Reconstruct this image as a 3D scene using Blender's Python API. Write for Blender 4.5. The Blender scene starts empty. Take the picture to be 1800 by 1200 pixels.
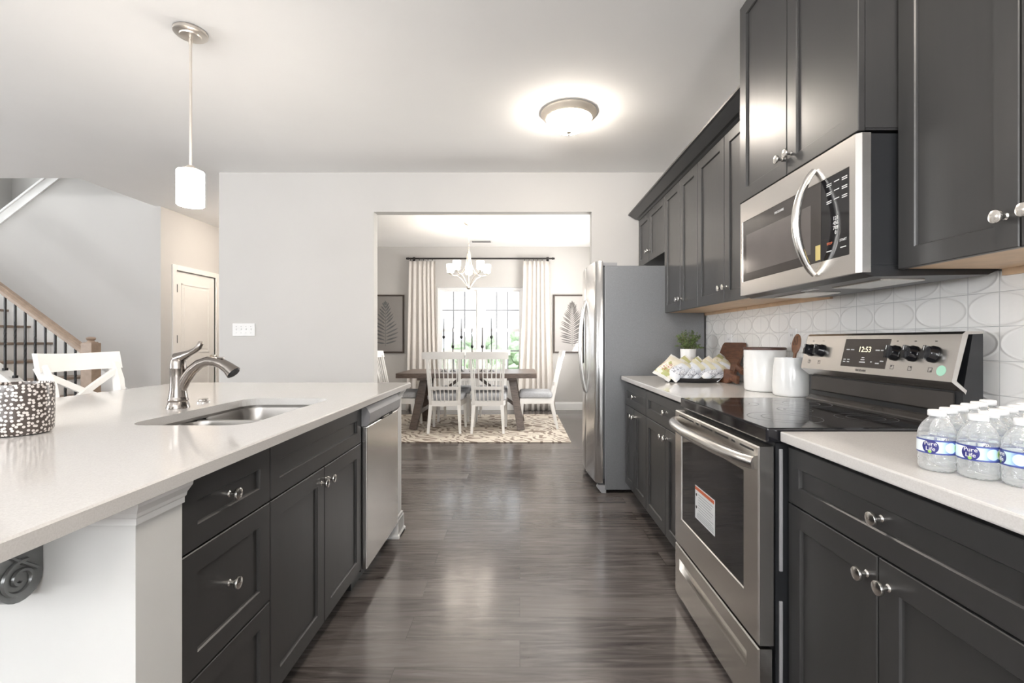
import bpy, bmesh, math, random
from mathutils import Vector, Matrix
from math import sin, cos, pi, radians, sqrt, atan2

random.seed(7)
S = bpy.context.scene
COL = S.collection

# ------------------------------------------------------------------ camera
cam_d = bpy.data.cameras.new('camera')
cam = bpy.data.objects.new('camera', cam_d); COL.objects.link(cam)
cam.location = (0, 0, 1.18); cam.rotation_euler = (pi/2, 0, 0)
cam_d.sensor_width = 36; cam_d.lens = 830/1800*36
cam_d.shift_x = -14/1800; cam_d.shift_y = -2/1800
cam_d.clip_start = .05; cam_d.clip_end = 200
S.camera = cam

# ------------------------------------------------------------------ world, exposure
W = bpy.data.worlds.new('world'); S.world = W; W.use_nodes = True
bg = W.node_tree.nodes['Background']
bg.inputs[0].default_value = (.92, .96, 1.0, 1); bg.inputs[1].default_value = 1.3
S.view_settings.view_transform = 'Standard'; S.view_settings.look = 'None'
S.view_settings.gamma = 1; S.view_settings.use_curve_mapping = False
S.view_settings.exposure = 1.17
S.cycles.max_bounces = 32; S.cycles.diffuse_bounces = 6; S.cycles.glossy_bounces = 5
S.cycles.transmission_bounces = 30; S.cycles.transparent_max_bounces = 24
S.cycles.caustics_reflective = False; S.cycles.caustics_refractive = False
S.cycles.sample_clamp_indirect = 6

def area(name, loc, rot, sx, sy, power, color=(1, 1, 1)):
    l = bpy.data.lights.new(name, 'AREA'); l.shape = 'RECTANGLE'; l.size = sx; l.size_y = sy
    l.energy = power; l.color = color
    o = bpy.data.objects.new(name, l); COL.objects.link(o); o.location = loc; o.rotation_euler = rot
    return o
# daylight through the window openings behind the camera and in the living-room wall (built below)
for i, (x, sx) in enumerate(((-5.75, .5), (-2.2, 2.0), (0.4, 1.2))):
    area('daylight_rear', (x, -3.93, 1.6), (pi/2+1.22, 0, 0), sx, 1.4, 172*sx/2.2, (.97, .985, 1.0))
area('daylight_side', (-7.98, 0.6, 1.5), (pi/2+1.1, 0, -pi/2), 3.0, 1.5, 130, (.97, .985, 1.0))
area('daylight_stairwell', (-7.08, 5.2, 4.0), (pi/2, 0, -pi/2), 1.0, 1.2, 16, (.95, .98, 1.0))
area('dining_fill', (1.42, 6.25, 1.4), (pi/2+.5, 0, pi/2), 1.7, 1.3, 42, (1, .955, .90))  # side fill at an added, unseen window, brightens the dining room
p = area('portal_dining', (-.68, 8.2, 1.36), (-pi/2, 0, 0), 1.6, 1.5, 1); p.data.cycles.is_portal = True

# ------------------------------------------------------------------ node helper + materials
class NB:
    def __init__(s, name):
        s.m = bpy.data.materials.new(name); s.m.use_nodes = True
        s.t = s.m.node_tree; s.b = s.t.nodes['Principled BSDF']; s.out = s.t.nodes['Material Output']
    def n(s, typ, **kw):
        x = s.t.nodes.new(typ)
        for k, v in kw.items(): setattr(x, k, v)
        return x
    def put(s, sock, v):
        if hasattr(v, 'is_output') or isinstance(v, bpy.types.NodeSocket): s.t.links.new(v, sock)
        elif isinstance(v, (tuple, list)):
            sock.default_value = (*v, 1) if len(v) == 3 and len(sock.default_value) == 4 else v
        else: sock.default_value = v
    def M(s, op, a, b=0.0, c=None):
        x = s.n('ShaderNodeMath', operation=op); s.put(x.inputs[0], a); s.put(x.inputs[1], b)
        if c is not None: s.put(x.inputs[2], c)
        return x.outputs[0]
    def mix(s, f, a, b):
        x = s.n('ShaderNodeMix', data_type='RGBA'); s.put(x.inputs[0], f); s.put(x.inputs[6], a); s.put(x.inputs[7], b)
        return x.outputs[2]
    def coord(s, scale=(1, 1, 1)):
        tc = s.n('ShaderNodeTexCoord'); mp = s.n('ShaderNodeMapping'); mp.inputs['Scale'].default_value = scale
        s.t.links.new(tc.outputs['Object'], mp.inputs[0]); return mp.outputs[0]
    def noise(s, vec, scale, detail=3, rough=.5, dist=0):
        x = s.n('ShaderNodeTexNoise'); s.t.links.new(vec, x.inputs['Vector'])
        x.inputs['Scale'].default_value = scale; x.inputs['Detail'].default_value = detail
        x.inputs['Roughness'].default_value = rough; x.inputs['Distortion'].default_value = dist
        return x.outputs[0]
    def ramp(s, f, *stops):
        x = s.n('ShaderNodeValToRGB'); s.put(x.inputs[0], f); e = x.color_ramp.elements
        while len(e) < len(stops): e.new(.5)
        for el, (p_, c) in zip(e, stops): el.position = p_; el.color = (*c, 1) if len(c) == 3 else c
        return x.outputs[0]
    def bump(s, h, strength=.2, dist=.01):
        x = s.n('ShaderNodeBump'); x.inputs['Strength'].default_value = strength; x.inputs['Distance'].default_value = dist
        s.put(x.inputs['Height'], h); s.t.links.new(x.outputs[0], s.b.inputs['Normal'])
    def set(s, **kw):
        names = dict(color='Base Color', rough='Roughness', metal='Metallic', ior='IOR', trans='Transmission Weight',
                     coat='Coat Weight', coatr='Coat Roughness', emit='Emission Color', estr='Emission Strength',
                     spec='Specular IOR Level', sheen='Sheen Weight', aniso='Anisotropic', sss='Subsurface Weight', alpha='Alpha')
        for k, v in kw.items(): s.put(s.b.inputs[names[k]], v)
        return s

MAT = {}
def plain(name, color, rough=.5, metal=0, var=.04, vscale=8, bump=0, **kw):
    q = NB(name); c = q.coord()
    nz = q.noise(c, vscale, 3)
    lo = tuple(max(0, x*(1-var)) for x in color); hi = tuple(min(1, x*(1+var)) for x in color)
    q.set(color=q.ramp(nz, (.3, lo), (.7, hi)), rough=rough, metal=metal, **kw)
    if bump: q.bump(q.noise(c, 250, 2), bump, .002)
    MAT[name] = q.m; return q.m

plain('wall_paint', (.55, .538, .522), .85, var=.012, vscale=2, bump=.08)
plain('ceiling_paint', (.91, .905, .895), .9, var=.01, vscale=2, bump=.15)
plain('trim_white', (.86, .86, .85), .38, var=.01)
plain('white_panel', (.68, .68, .665), .5, var=.01)
plain('door_white', (.84, .82, .79), .4, var=.01)
plain('chair_white', (.84, .83, .81), .4, var=.02)
plain('chrome', (.80, .78, .75), .19, 1, var=.01)
plain('nickel', (.78, .73, .67), .34, 1, var=.03)
plain('rim_nickel', (.74, .66, .56), .4, .45, var=.03)
plain('faucet_nickel', (.27, .245, .225), .2, 1, var=.04)
plain('black_gloss', (.012, .012, .014), .06, var=.1)
plain('black_satin', (.016, .017, .019), .32, var=.1)
plain('black_enamel', (.045, .040, .037), .25, var=.08)
plain('black_iron', (.012, .012, .013), .45, var=.1)
plain('dark_gap', (.006, .006, .006), .8)
plain('ply', (.62, .45, .30), .5, var=.1, vscale=14)
plain('porcelain', (.78, .78, .77), .16, var=.01)
plain('pot_white', (.85, .85, .84), .4)
plain('soil', (.05, .035, .025), .95, var=.3, vscale=60)
plain('oak_light', (.33, .245, .185), .42, var=.12, vscale=20)
plain('tread_oak', (.27, .205, .16), .4, var=.12, vscale=20)
plain('bracket_grey', (.19, .195, .195), .3, .5, var=.12, vscale=30)
plain('cushion', (.42, .43, .45), .9, var=.08, vscale=60, bump=.3)
plain('tray_black', (.018, .018, .02), .4)
plain('candle_grey', (.10, .10, .105), .55)
plain('candle_wax', (.55, .5, .46), .5)
plain('rod_black', (.018, .015, .014), .4)
plain('frame_dark', (.055, .038, .03), .4, var=.15, vscale=20)
plain('paper', (.72, .68, .655), .7, var=.015)
plain('leaf_print', (.20, .185, .175), .75, var=.2, vscale=25)
plain('leaf_print_pale', (.36, .36, .365), .75, var=.2, vscale=25)
plain('vinyl_white', (.86, .86, .86), .35, var=.01)
plain('muntin_backlit', (.30, .315, .33), .4)  # white muntins seen against the sky, their backlit shade put into the grey
plain('fridge_side', (.20, .205, .215), .42, .35, var=.06, vscale=160, bump=.3)
plain('gasket', (.08, .085, .09), .6)
plain('plastic_grey', (.30, .30, .31), .4)
plain('plate_white', (.76, .76, .76), .35)
plain('screw', (.4, .4, .4), .3, 1)
plain('red_orange', (.62, .15, .07), .6)
plain('paper_white', (.80, .81, .82), .6)
plain('ink_grey', (.42, .44, .46), .7)
plain('ink_black', (.02, .02, .02), .6)
plain('ink_white', (.72, .72, .72), .6)
plain('mark_dark', (.10, .095, .09), .5)
plain('yellow_tag', (.66, .53, .20), .5)
plain('mint_sticker', (.40, .72, .56), .5)
plain('burner_ring', (.16, .16, .165), .4)
plain('oven_glass', (.022, .022, .024), .05, var=.1)
plain('micro_glass', (.055, .048, .045), .1, var=.05)
plain('micro_screen', (.13, .115, .11), .12, var=.05)
plain('display_brown', (.06, .05, .045), .12)
plain('spoon_wood', (.23, .11, .06), .5, var=.25, vscale=30)
plain('cap_white', (.80, .81, .82), .4)
plain('soap_steel', (.62, .6, .58), .25, 1)
plain('lawn', (.42, .52, .34), .95, var=.2, vscale=3)
plain('bush_green', (.50, .60, .45), .9, var=.3, vscale=6)
plain('bark', (.22, .18, .15), .9)
plain('asphalt', (.55, .55, .54), .9)
plain('leaf_green', (.105, .16, .05), .5, var=.45, vscale=40)
plain('stem_green', (.16, .16, .07), .6)
plain('gold_text', (.55, .42, .28), .5)

def glow(name, color, strength):
    q = NB(name); q.set(color=(.9, .9, .88), rough=.4, emit=color, estr=strength); MAT[name] = q.m
glow('lamp_dome', (1, .90, .79), 36)
glow('lamp_shade', (1, .9, .8), 24)
glow('chandelier_shade', (1, .88, .76), 9)
glow('hall_lamp', (1, .87, .74), 60)
glow('clock_digits', (.9, .75, .35), .5)

def cabinet_mat():
    q = NB('espresso'); c = q.coord((1, 1, .12)); g = q.noise(c, 55, 4, .6)
    c2 = q.coord(); b = q.noise(c2, 5, 2)
    k = q.mix(q.M('MULTIPLY', g, .6), (.030, .0305, .031), (.046, .0452, .0448))
    q.set(color=q.mix(q.M('MULTIPLY', b, .4), k, (.046, .042, .041)), rough=q.M('MULTIPLY_ADD', g, .08, .30), spec=.55)
    q.bump(g, .05, .002); MAT['espresso'] = q.m
cabinet_mat()

def steel(name, col, rough, sc):
    q = NB(name); c = q.coord(sc); g = q.noise(c, 60, 3, .6)
    q.set(color=q.mix(g, tuple(x*.98 for x in col), tuple(min(1, x*1.02) for x in col)), metal=1,
          rough=q.M('MULTIPLY_ADD', g, .05, rough-.02)); q.bump(g, .012, .0006); MAT[name] = q.m
steel('stainless', (.62, .60, .575), .25, (1, .06, 6))
steel('stainless_fridge', (.60, .60, .60), .24, (6, 6, .05))
steel('sink_steel', (.33, .315, .30), .30, (4, 4, 1))

def quartz():
    q = NB('quartz'); c = q.coord(); a = q.noise(c, 320, 2); b = q.noise(c, 14, 3)
    k = q.mix(q.ramp(a, (.35, (0, 0, 0)), (.65, (1, 1, 1))), (.575, .557, .537), (.635, .618, .60))
    q.set(color=q.mix(q.M('MULTIPLY', b, .3), k, (.65, .633, .615)), rough=.11, spec=.5); MAT['quartz'] = q.m
quartz()

def floor_mat():
    q = NB('plank_floor'); c = q.coord()
    br = q.n('ShaderNodeTexBrick'); q.t.links.new(c, br.inputs['Vector'])
    br.inputs['Color1'].default_value = (0, 0, 0, 1); br.inputs['Color2'].default_value = (1, 1, 1, 1); br.inputs['Mortar'].default_value = (.5, .5, .5, 1)
    br.inputs['Scale'].default_value = 1; br.inputs['Mortar Size'].default_value = .0012; br.inputs['Bias'].default_value = 0
    br.inputs['Brick Width'].default_value = 1.22; br.inputs['Row Height'].default_value = .155; br.offset = .37; br.offset_frequency = 2
    sep = q.n('ShaderNodeSeparateColor'); q.t.links.new(br.outputs[0], sep.inputs[0])
    tint = sep.outputs[0]
    # shift the grain from plank to plank
    cmb = q.n('ShaderNodeCombineXYZ'); q.t.links.new(q.M('MULTIPLY', tint, 17.0), cmb.inputs[2])
    ad = q.n('ShaderNodeVectorMath', operation='ADD'); q.t.links.new(q.coord((.8, 9, 1)), ad.inputs[0]); q.t.links.new(cmb.outputs[0], ad.inputs[1])
    g1 = q.noise(ad.outputs[0], 2.4, 6, .58, 2.2)
    ad2 = q.n('ShaderNodeVectorMath', operation='ADD'); q.t.links.new(q.coord((2.5, 70, 1)), ad2.inputs[0]); q.t.links.new(cmb.outputs[0], ad2.inputs[1])
    g2 = q.noise(ad2.outputs[0], 2.0, 3, .6, .3)
    base = q.ramp(g1, (.28, (.040, .034, .032)), (.44, (.085, .073, .068)), (.56, (.125, .110, .102)), (.72, (.19, .170, .158)))
    base = q.mix(q.M('MULTIPLY', g2, .26), base, (.026, .021, .020))
    base = q.mix(q.M('MULTIPLY', q.M('POWER', tint, 1.5), .55), base, (.20, .178, .167))
    q.set(color=q.mix(q.M('MULTIPLY', br.outputs['Fac'], .7), base, (.03, .025, .022)), rough=q.M('ADD', q.M('MULTIPLY', g2, .10), q.M('MULTIPLY_ADD', tint, .06, .12)), spec=.75)
    q.bump(q.M('SUBTRACT', g2, q.M('MULTIPLY', br.outputs['Fac'], 2.5)), .09, .002); MAT['plank_floor'] = q.m
floor_mat()

def tile_mat():
    q = NB('embossed_tile'); tc = q.n('ShaderNodeTexCoord'); sp = q.n('ShaderNodeSeparateXYZ'); q.t.links.new(tc.outputs['Object'], sp.inputs[0])
    ty, tz = .1005, .104
    a = q.M('DIVIDE', q.M('ADD', sp.outputs[1], -1.4188+ty*20), ty)       # tile columns along the wall
    b = q.M('DIVIDE', q.M('ADD', sp.outputs[2], -.910+tz*10), tz)
    row = q.M('FLOOR', b)
    fa, fb = q.M('FRACT', a), q.M('FRACT', b)
    da = q.M('MULTIPLY', q.M('MINIMUM', fa, q.M('SUBTRACT', 1.0, fa)), ty)
    db = q.M('MULTIPLY', q.M('MINIMUM', fb, q.M('SUBTRACT', 1.0, fb)), tz)
    d = q.M('MINIMUM', da, db)
    grout = q.M('LESS_THAN', d, .0011)
    par = q.M('MODULO', row, 2.0)
    s = q.M('MULTIPLY', q.M('ADD', a, par), .5)
    ex = q.M('MULTIPLY_ADD', q.M('FRACT', s), 2.0, -1.0)
    ez = q.M('MULTIPLY_ADD', fb, 2.0, -1.0)
    r = q.M('SQRT', q.M('ADD', q.M('MULTIPLY', ex, ex), q.M('MULTIPLY', ez, ez)))
    r = q.M('DIVIDE', r, .96)
    ring = q.M('POWER', 2.718, q.M('MULTIPLY', q.M('POWER', q.M('DIVIDE', q.M('SUBTRACT', r, 1.0), .06), 2.0), -1.0))
    dish = q.M('MULTIPLY', q.M('MINIMUM', q.M('MULTIPLY', r, r), 1.0), .5)
    nz = q.noise(tc.outputs['Object'], 26, 2)
    h = q.M('ADD', q.M('ADD', q.M('MULTIPLY', ring, .55), dish), q.M('MULTIPLY', nz, .35))
    h = q.M('SUBTRACT', h, q.M('MULTIPLY', grout, 1.0))
    q.set(color=q.mix(grout, (.85, .845, .83), (.52, .52, .52)), rough=q.M('MULTIPLY_ADD', grout, .6, .10))
    q.bump(h, .55, .006); MAT['embossed_tile'] = q.m
tile_mat()

def rug_mat():
    q = NB('striped_rug'); c = q.coord((1, 1, 1))
    nz = q.n('ShaderNodeTexNoise'); q.t.links.new(c, nz.inputs['Vector']); nz.inputs['Scale'].default_value = 2.2; nz.inputs['Detail'].default_value = 1
    ad = q.n('ShaderNodeVectorMath', operation='MULTIPLY_ADD'); q.t.links.new(nz.outputs['Color'], ad.inputs[0]); ad.inputs[1].default_value = (.9, .6, 0); q.t.links.new(c, ad.inputs[2])
    w = q.n('ShaderNodeTexWave'); w.bands_direction = 'DIAGONAL'; q.t.links.new(ad.outputs[0], w.inputs['Vector']); w.inputs['Scale'].default_value = 4.2; w.inputs['Distortion'].default_value = 4.5; w.inputs['Detail'].default_value = 1; w.inputs['Detail Scale'].default_value = 1.6
    n2 = q.noise(c, 9, 2)
    f = q.M('MULTIPLY', q.M('LESS_THAN', w.outputs['Fac'], .34), q.M('GREATER_THAN', n2, .42))
    q.set(color=q.mix(f, (.66, .60, .52), (.27, .215, .175)), rough=.95)
    q.bump(q.noise(c, 300, 2), .4, .004); MAT['striped_rug'] = q.m
rug_mat()

def wood(name, lo, hi, sc, rough=.45):
    q = NB(name); g = q.noise(q.coord(sc), 12, 5, .6, .6)
    q.set(color=q.ramp(g, (.3, lo), (.7, hi)), rough=rough); q.bump(g, .08, .003); MAT[name] = q.m
wood('table_wood', (.06, .041, .032), (.15, .108, .086), (1, 6, 6), .35)
wood('walnut', (.055, .022, .012), (.17, .075, .04), (6, 1, 6))
wood('lid_wood', (.04, .016, .012), (.11, .05, .035), (1, 5, 5))

def spots():
    q = NB('spotted_glaze'); tc = q.n('ShaderNodeTexCoord'); sp = q.n('ShaderNodeSeparateXYZ'); q.t.links.new(tc.outputs['Object'], sp.inputs[0])
    cb = q.n('ShaderNodeCombineXYZ'); q.put(cb.inputs[0], q.M('MULTIPLY', q.M('ARCTAN2', sp.outputs[1], sp.outputs[0]), .0745)); q.put(cb.inputs[1], sp.outputs[2])
    v = q.n('ShaderNodeTexVoronoi', voronoi_dimensions='2D'); q.t.links.new(cb.outputs[0], v.inputs['Vector']); v.inputs['Scale'].default_value = 92; v.inputs['Randomness'].default_value = .75
    f = q.ramp(v.outputs['Distance'], (.30, (1, 1, 1)), (.36, (0, 0, 0)))
    q.set(color=q.mix(f, (.075, .06, .053), (.70, .65, .62)), rough=.22); MAT['spotted_glaze'] = q.m
spots()

def curtain_mat():
    q = NB('curtain_cloth'); c = q.coord((1, 1, 1)); g = q.noise(c, 400, 2)
    q.set(color=q.mix(g, (.80, .76, .72), (.86, .83, .80)), rough=.9)
    tr = q.n('ShaderNodeBsdfTranslucent'); tr.inputs[0].default_value = (.85, .82, .78, 1)
    mx = q.n('ShaderNodeMixShader'); mx.inputs[0].default_value = .28
    q.t.links.new(q.b.outputs[0], mx.inputs[1]); q.t.links.new(tr.outputs[0], mx.inputs[2]); q.t.links.new(mx.outputs[0], q.out.inputs[0]); MAT['curtain_cloth'] = q.m
curtain_mat()

def pane_mat(name, tint=(1, 1, 1)):
    q = NB(name); tr = q.n('ShaderNodeBsdfTransparent'); tr.inputs[0].default_value = (*tint, 1)
    gl = q.n('ShaderNodeBsdfGlossy'); gl.inputs['Roughness'].default_value = .02
    fr = q.n('ShaderNodeFresnel'); fr.inputs[0].default_value = 1.45
    mx = q.n('ShaderNodeMixShader'); q.t.links.new(fr.outputs[0], mx.inputs[0]); q.t.links.new(tr.outputs[0], mx.inputs[1]); q.t.links.new(gl.outputs[0], mx.inputs[2])
    q.t.links.new(mx.outputs[0], q.out.inputs[0]); MAT[name] = q.m
pane_mat('window_glass'); pane_mat('picture_glass')

def water_mat():
    q = NB('water_bottle_plastic'); g = q.noise(q.coord((1, 1, 2)), 70, 2)
    tr = q.n('ShaderNodeBsdfTransparent'); tr.inputs[0].default_value = (.93, .945, .95, 1)
    gl = q.n('ShaderNodeBsdfGlossy'); gl.inputs['Roughness'].default_value = .06
    lw = q.n('ShaderNodeLayerWeight'); lw.inputs[0].default_value = .35
    bp = q.n('ShaderNodeBump'); bp.inputs['Strength'].default_value = .5; bp.inputs['Distance'].default_value = .006; q.put(bp.inputs['Height'], g)
    for x in (gl, lw): q.t.links.new(bp.outputs[0], x.inputs['Normal'])
    df = q.n('ShaderNodeBsdfDiffuse'); df.inputs[0].default_value = (.9, .92, .93, 1)  # white diffuse share stands in for haze and reflections, stronger at the edges
    m1 = q.n('ShaderNodeMixShader'); q.put(m1.inputs[0], q.M('MULTIPLY_ADD', lw.outputs['Facing'], .45, .06)); q.t.links.new(tr.outputs[0], m1.inputs[1]); q.t.links.new(gl.outputs[0], m1.inputs[2])
    m2 = q.n('ShaderNodeMixShader'); q.put(m2.inputs[0], q.M('MULTIPLY_ADD', lw.outputs['Facing'], .25, .13)); q.t.links.new(m1.outputs[0], m2.inputs[1]); q.t.links.new(df.outputs[0], m2.inputs[2])
    q.t.links.new(m2.outputs[0], q.out.inputs[0]); MAT['water_bottle_plastic'] = q.m
water_mat()

def label_mat():
    q = NB('bottle_label'); tc = q.n('ShaderNodeTexCoord'); sp = q.n('ShaderNodeSeparateXYZ'); q.t.links.new(tc.outputs['Object'], sp.inputs[0])
    s = q.M('MULTIPLY', q.M('ARCTAN2', sp.outputs[1], sp.outputs[0]), .0331)
    z = q.M('SUBTRACT', sp.outputs[2], .0515)
    def disc(s0, z0, r):
        a = q.M('SUBTRACT', s, s0); b = q.M('SUBTRACT', z, z0)
        return q.M('LESS_THAN', q.M('ADD', q.M('MULTIPLY', a, a), q.M('MULTIPLY', b, b)), r*r)
    col = q.ramp(q.M('MULTIPLY_ADD', s, 8.0, .5), (.42, (.78, .86, .90)), (.52, (.50, .74, .88)), (.62, (.10, .16, .45)))
    edge = q.M('GREATER_THAN', q.M('ABSOLUTE', z), .0115)
    col = q.mix(edge, col, (.05, .07, .26))
    col = q.mix(disc(.0185, 0, .0105), col, (.55, .78, .90))
    col = q.mix(disc(.034, 0, .0100), col, (.62, .80, .62))
    col = q.mix(disc(.034, .001, .0072), col, (.32, .62, .16))
    col = q.mix(disc(-.016, 0, .0142), col, (.035, .035, .17))
    col = q.mix(disc(-.0165, -.0095, .0032), col, (.30, .52, .10))
    q.set(color=col, rough=.3); MAT['bottle_label'] = q.m
label_mat()

def bag_mat(name, a, b, c_, end):
    q = NB(name); c = q.coord(); n1 = q.noise(c, 26, 2); n2 = q.noise(q.coord((1, 1, 2.6)), 75, 2)
    tc = q.n('ShaderNodeTexCoord'); sp = q.n('ShaderNodeSeparateXYZ'); q.t.links.new(tc.outputs['Object'], sp.inputs[0])
    col = q.ramp(n1, (.42, a), (.56, a), (.60, b), (.72, b))
    mid = q.M('LESS_THAN', q.M('ABSOLUTE', q.M('ADD', sp.outputs[2], .015)), .032)
    col = q.mix(q.M('MULTIPLY', q.M('GREATER_THAN', n2, .56), mid), col, c_)
    col = q.mix(q.M('GREATER_THAN', sp.outputs[2], .050), col, end)
    col = q.mix(q.M('GREATER_THAN', q.M('ABSOLUTE', sp.outputs[2]), .082), col, (.62, .62, .60))
    q.set(color=col, rough=.35); MAT[name] = q.m
bag_mat('bag_white', (.56, .59, .64), (.64, .66, .70), (.16, .17, .21), (.56, .54, .40))
bag_mat('bag_green', (.66, .62, .52), (.36, .38, .16), (.36, .10, .09), (.62, .58, .48))
bag_mat('bag_cream', (.64, .60, .50), (.48, .46, .28), (.45, .42, .36), (.40, .40, .20))

# ------------------------------------------------------------------ mesh builder
class MB:
    def __init__(s): s.bm = bmesh.new(); s.mi = 0
    def _mark(s, faces):
        for f in faces: f.material_index = s.mi
    def box(s, x0, x1, y0, y1, z0, z1, bev=0):
        r = bmesh.ops.create_cube(s.bm, size=1)['verts']
        for v in r: v.co = Vector(((x0+x1)/2+v.co.x*(x1-x0), (y0+y1)/2+v.co.y*(y1-y0), (z0+z1)/2+v.co.z*(z1-z0)))
        fs = set(f for v in r for f in v.link_faces); s._mark(fs)
        if bev:
            es = list(set(e for v in r for e in v.link_edges))
            g = bmesh.ops.bevel(s.bm, geom=es, offset=bev, segments=2, affect='EDGES', profile=.6); s._mark(g['faces'])
        return s
    def loops(s, rings, closed=True, cap0=True, cap1=True):
        vs = [[s.bm.verts.new(p) for p in r] for r in rings]; n = len(vs[0]); fs = []
        for a, b in zip(vs, vs[1:]):
            for i in range(n if closed else n-1):
                j = (i+1) % n
                fs.append(s.bm.faces.new((a[i], a[j], b[j], b[i])))
        if cap0: fs.append(s.bm.faces.new(vs[0][::-1]))
        if cap1: fs.append(s.bm.faces.new(vs[-1]))
        s._mark(fs); return s
    def lathe(s, prof, c=(0, 0, 0), axis=(0, 0, 1), seg=24, cap0=True, cap1=True):
        ax = Vector(axis).normalized(); t = Vector((1, 0, 0)) if abs(ax.x) < .9 else Vector((0, 1, 0))
        a = (t-ax*t.dot(ax)).normalized(); b = ax.cross(a); c = Vector(c)
        return s.loops([[c+ax*z+a*(max(r, 1e-5)*cos(2*pi*i/seg))+b*(max(r, 1e-5)*sin(2*pi*i/seg)) for i in range(seg)] for r, z in prof], True, cap0, cap1)
    def cyl(s, p0, p1, r0, r1=None, seg=12):
        p0, p1 = Vector(p0), Vector(p1); d = p1-p0
        return s.lathe([(r0, 0), (r0 if r1 is None else r1, d.length)], p0, d, seg)
    def tube(s, pts, rad, seg=10, flat=1.0):
        pts = [Vector(p) for p in pts]; n = len(pts); rings = []
        if not isinstance(rad, (list, tuple)): rad = [rad]*n
        prev = None
        for i, p in enumerate(pts):
            d = (pts[min(i+1, n-1)]-pts[max(i-1, 0)]).normalized()
            if prev is None:
                t = Vector((0, 0, 1)) if abs(d.z) < .9 else Vector((1, 0, 0)); a = (t-d*t.dot(d)).normalized()
            else: a = (prev-d*prev.dot(d)).normalized()
            prev = a; b = d.cross(a)
            rings.append([p+a*(rad[i]*flat*cos(2*pi*k/seg))+b*(rad[i]*sin(2*pi*k/seg)) for k in range(seg)])
        return s.loops(rings)
    def bar(s, p0, p1, w, h, up=(0, 0, 1), w1=None, h1=None):
        p0, p1 = Vector(p0), Vector(p1); d = (p1-p0).normalized(); u = Vector(up); u = (u-d*u.dot(d)).normalized(); r = d.cross(u)
        w1 = w if w1 is None else w1; h1 = h if h1 is None else h1
        return s.loops([[p+r*(sx*W_/2)+u*(sz*H_/2) for sx, sz in ((-1, -1), (1, -1), (1, 1), (-1, 1))] for p, W_, H_ in ((p0, w, h), (p1, w1, h1))])
    def sweep(s, pts, w, h, up=(0, 0, 1)):
        pts = [Vector(p) for p in pts]; rings = []
        for i, p in enumerate(pts):
            d = (pts[min(i+1, len(pts)-1)]-pts[max(i-1, 0)]).normalized(); u = Vector(up); u = (u-d*u.dot(d)).normalized(); r = d.cross(u)
            rings.append([p+r*(sx*w/2)+u*(sz*h/2) for sx, sz in ((-1, -1), (1, -1), (1, 1), (-1, 1))])
        return s.loops(rings)
    def prism(s, poly, axis, a0, a1):
        def P(p, a): return {'x': (a, p[0], p[1]), 'y': (p[0], a, p[1]), 'z': (p[0], p[1], a)}[axis]
        return s.loops([[P(p, a0) for p in poly], [P(p, a1) for p in poly]])
    def quad(s, *ps):
        f = s.bm.faces.new([s.bm.verts.new(p) for p in ps]); s._mark([f]); return s
    def done(s, name, mat, parent=None, smooth=False, loc=None, angle=40):
        bmesh.ops.recalc_face_normals(s.bm, faces=s.bm.faces)
        off = Vector(loc) if loc is not None else wloc(parent)
        for v in s.bm.verts: v.co -= off
        if smooth:
            for f in s.bm.faces: f.smooth = True
            for e in s.bm.edges:
                if len(e.link_faces) == 2 and e.calc_face_angle(0) > radians(angle): e.smooth = False
        me = bpy.data.meshes.new(name); s.bm.to_mesh(me); s.bm.free()
        for m in (mat if isinstance(mat, (list, tuple)) else [mat]): me.materials.append(MAT[m])
        o = bpy.data.objects.new(name, me); COL.objects.link(o)
        if parent: o.parent = parent
        elif loc is not None: o.location = loc
        return o
def wloc(o):
    v = Vector((0, 0, 0))
    while o: v += o.location; o = o.parent
    return v
def tag(o, label, cat, group=None):
    o['label'] = label; o['category'] = cat
    if group: o['group'] = group
    return o
def thing(name, label, cat, loc=(0, 0, 0), group=None):
    o = bpy.data.objects.new(name, None); COL.objects.link(o); o.location = loc; o.empty_display_size = .1
    return tag(o, label, cat, group)
def struct(o): o['kind'] = 'structure'; return o
def sbox(name, mat, *boxes, loc=None):
    m = MB()
    for b in boxes: m.box(*b)
    return struct(m.done(name, mat))
def children(o): return [c for c in bpy.data.objects if c.parent == o]
def dup(root, loc, rz=0, label=None):
    def cp(o, par):
        c = o.copy(); COL.objects.link(c)
        if par: c.parent = par
        for k in children(o): cp(k, c)
        return c
    r = cp(root, None); r.location = loc; r.rotation_euler = (0, 0, rz)
    if label: r['label'] = label
    return r
def text(body, size, origin, right, up, mat, parent, name, depth=.0006, bend=None, align='CENTER'):
    cu = bpy.data.curves.new('tmp', 'FONT'); cu.body = body; cu.size = size; cu.extrude = depth/2; cu.align_x = align; cu.align_y = 'CENTER'; cu.space_line = .9
    to = bpy.data.objects.new('tmp', cu); COL.objects.link(to)
    me = bpy.data.meshes.new_from_object(to.evaluated_get(bpy.context.evaluated_depsgraph_get()))
    bpy.data.objects.remove(to); bpy.data.curves.remove(cu)
    r, u = Vector(right).normalized(), Vector(up).normalized(); n = r.cross(u); o = Vector(origin); off = wloc(parent)
    for v in me.vertices:
        if bend:
            a = bend[0]+v.co.x/bend[1]; R = bend[1]+v.co.z
            v.co = Vector((R*cos(a), R*sin(a), bend[2]+v.co.y))-off
        else: v.co = o+r*v.co.x+u*v.co.y+n*v.co.z-off
    me.materials.clear(); me.materials.append(MAT[mat]); me.name = name
    ob = bpy.data.objects.new(name, me); COL.objects.link(ob); ob.parent = parent
    return ob

H = 2.77; YB = 4.47; WT = .115; XW = 1.45; YD = 8.03
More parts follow.
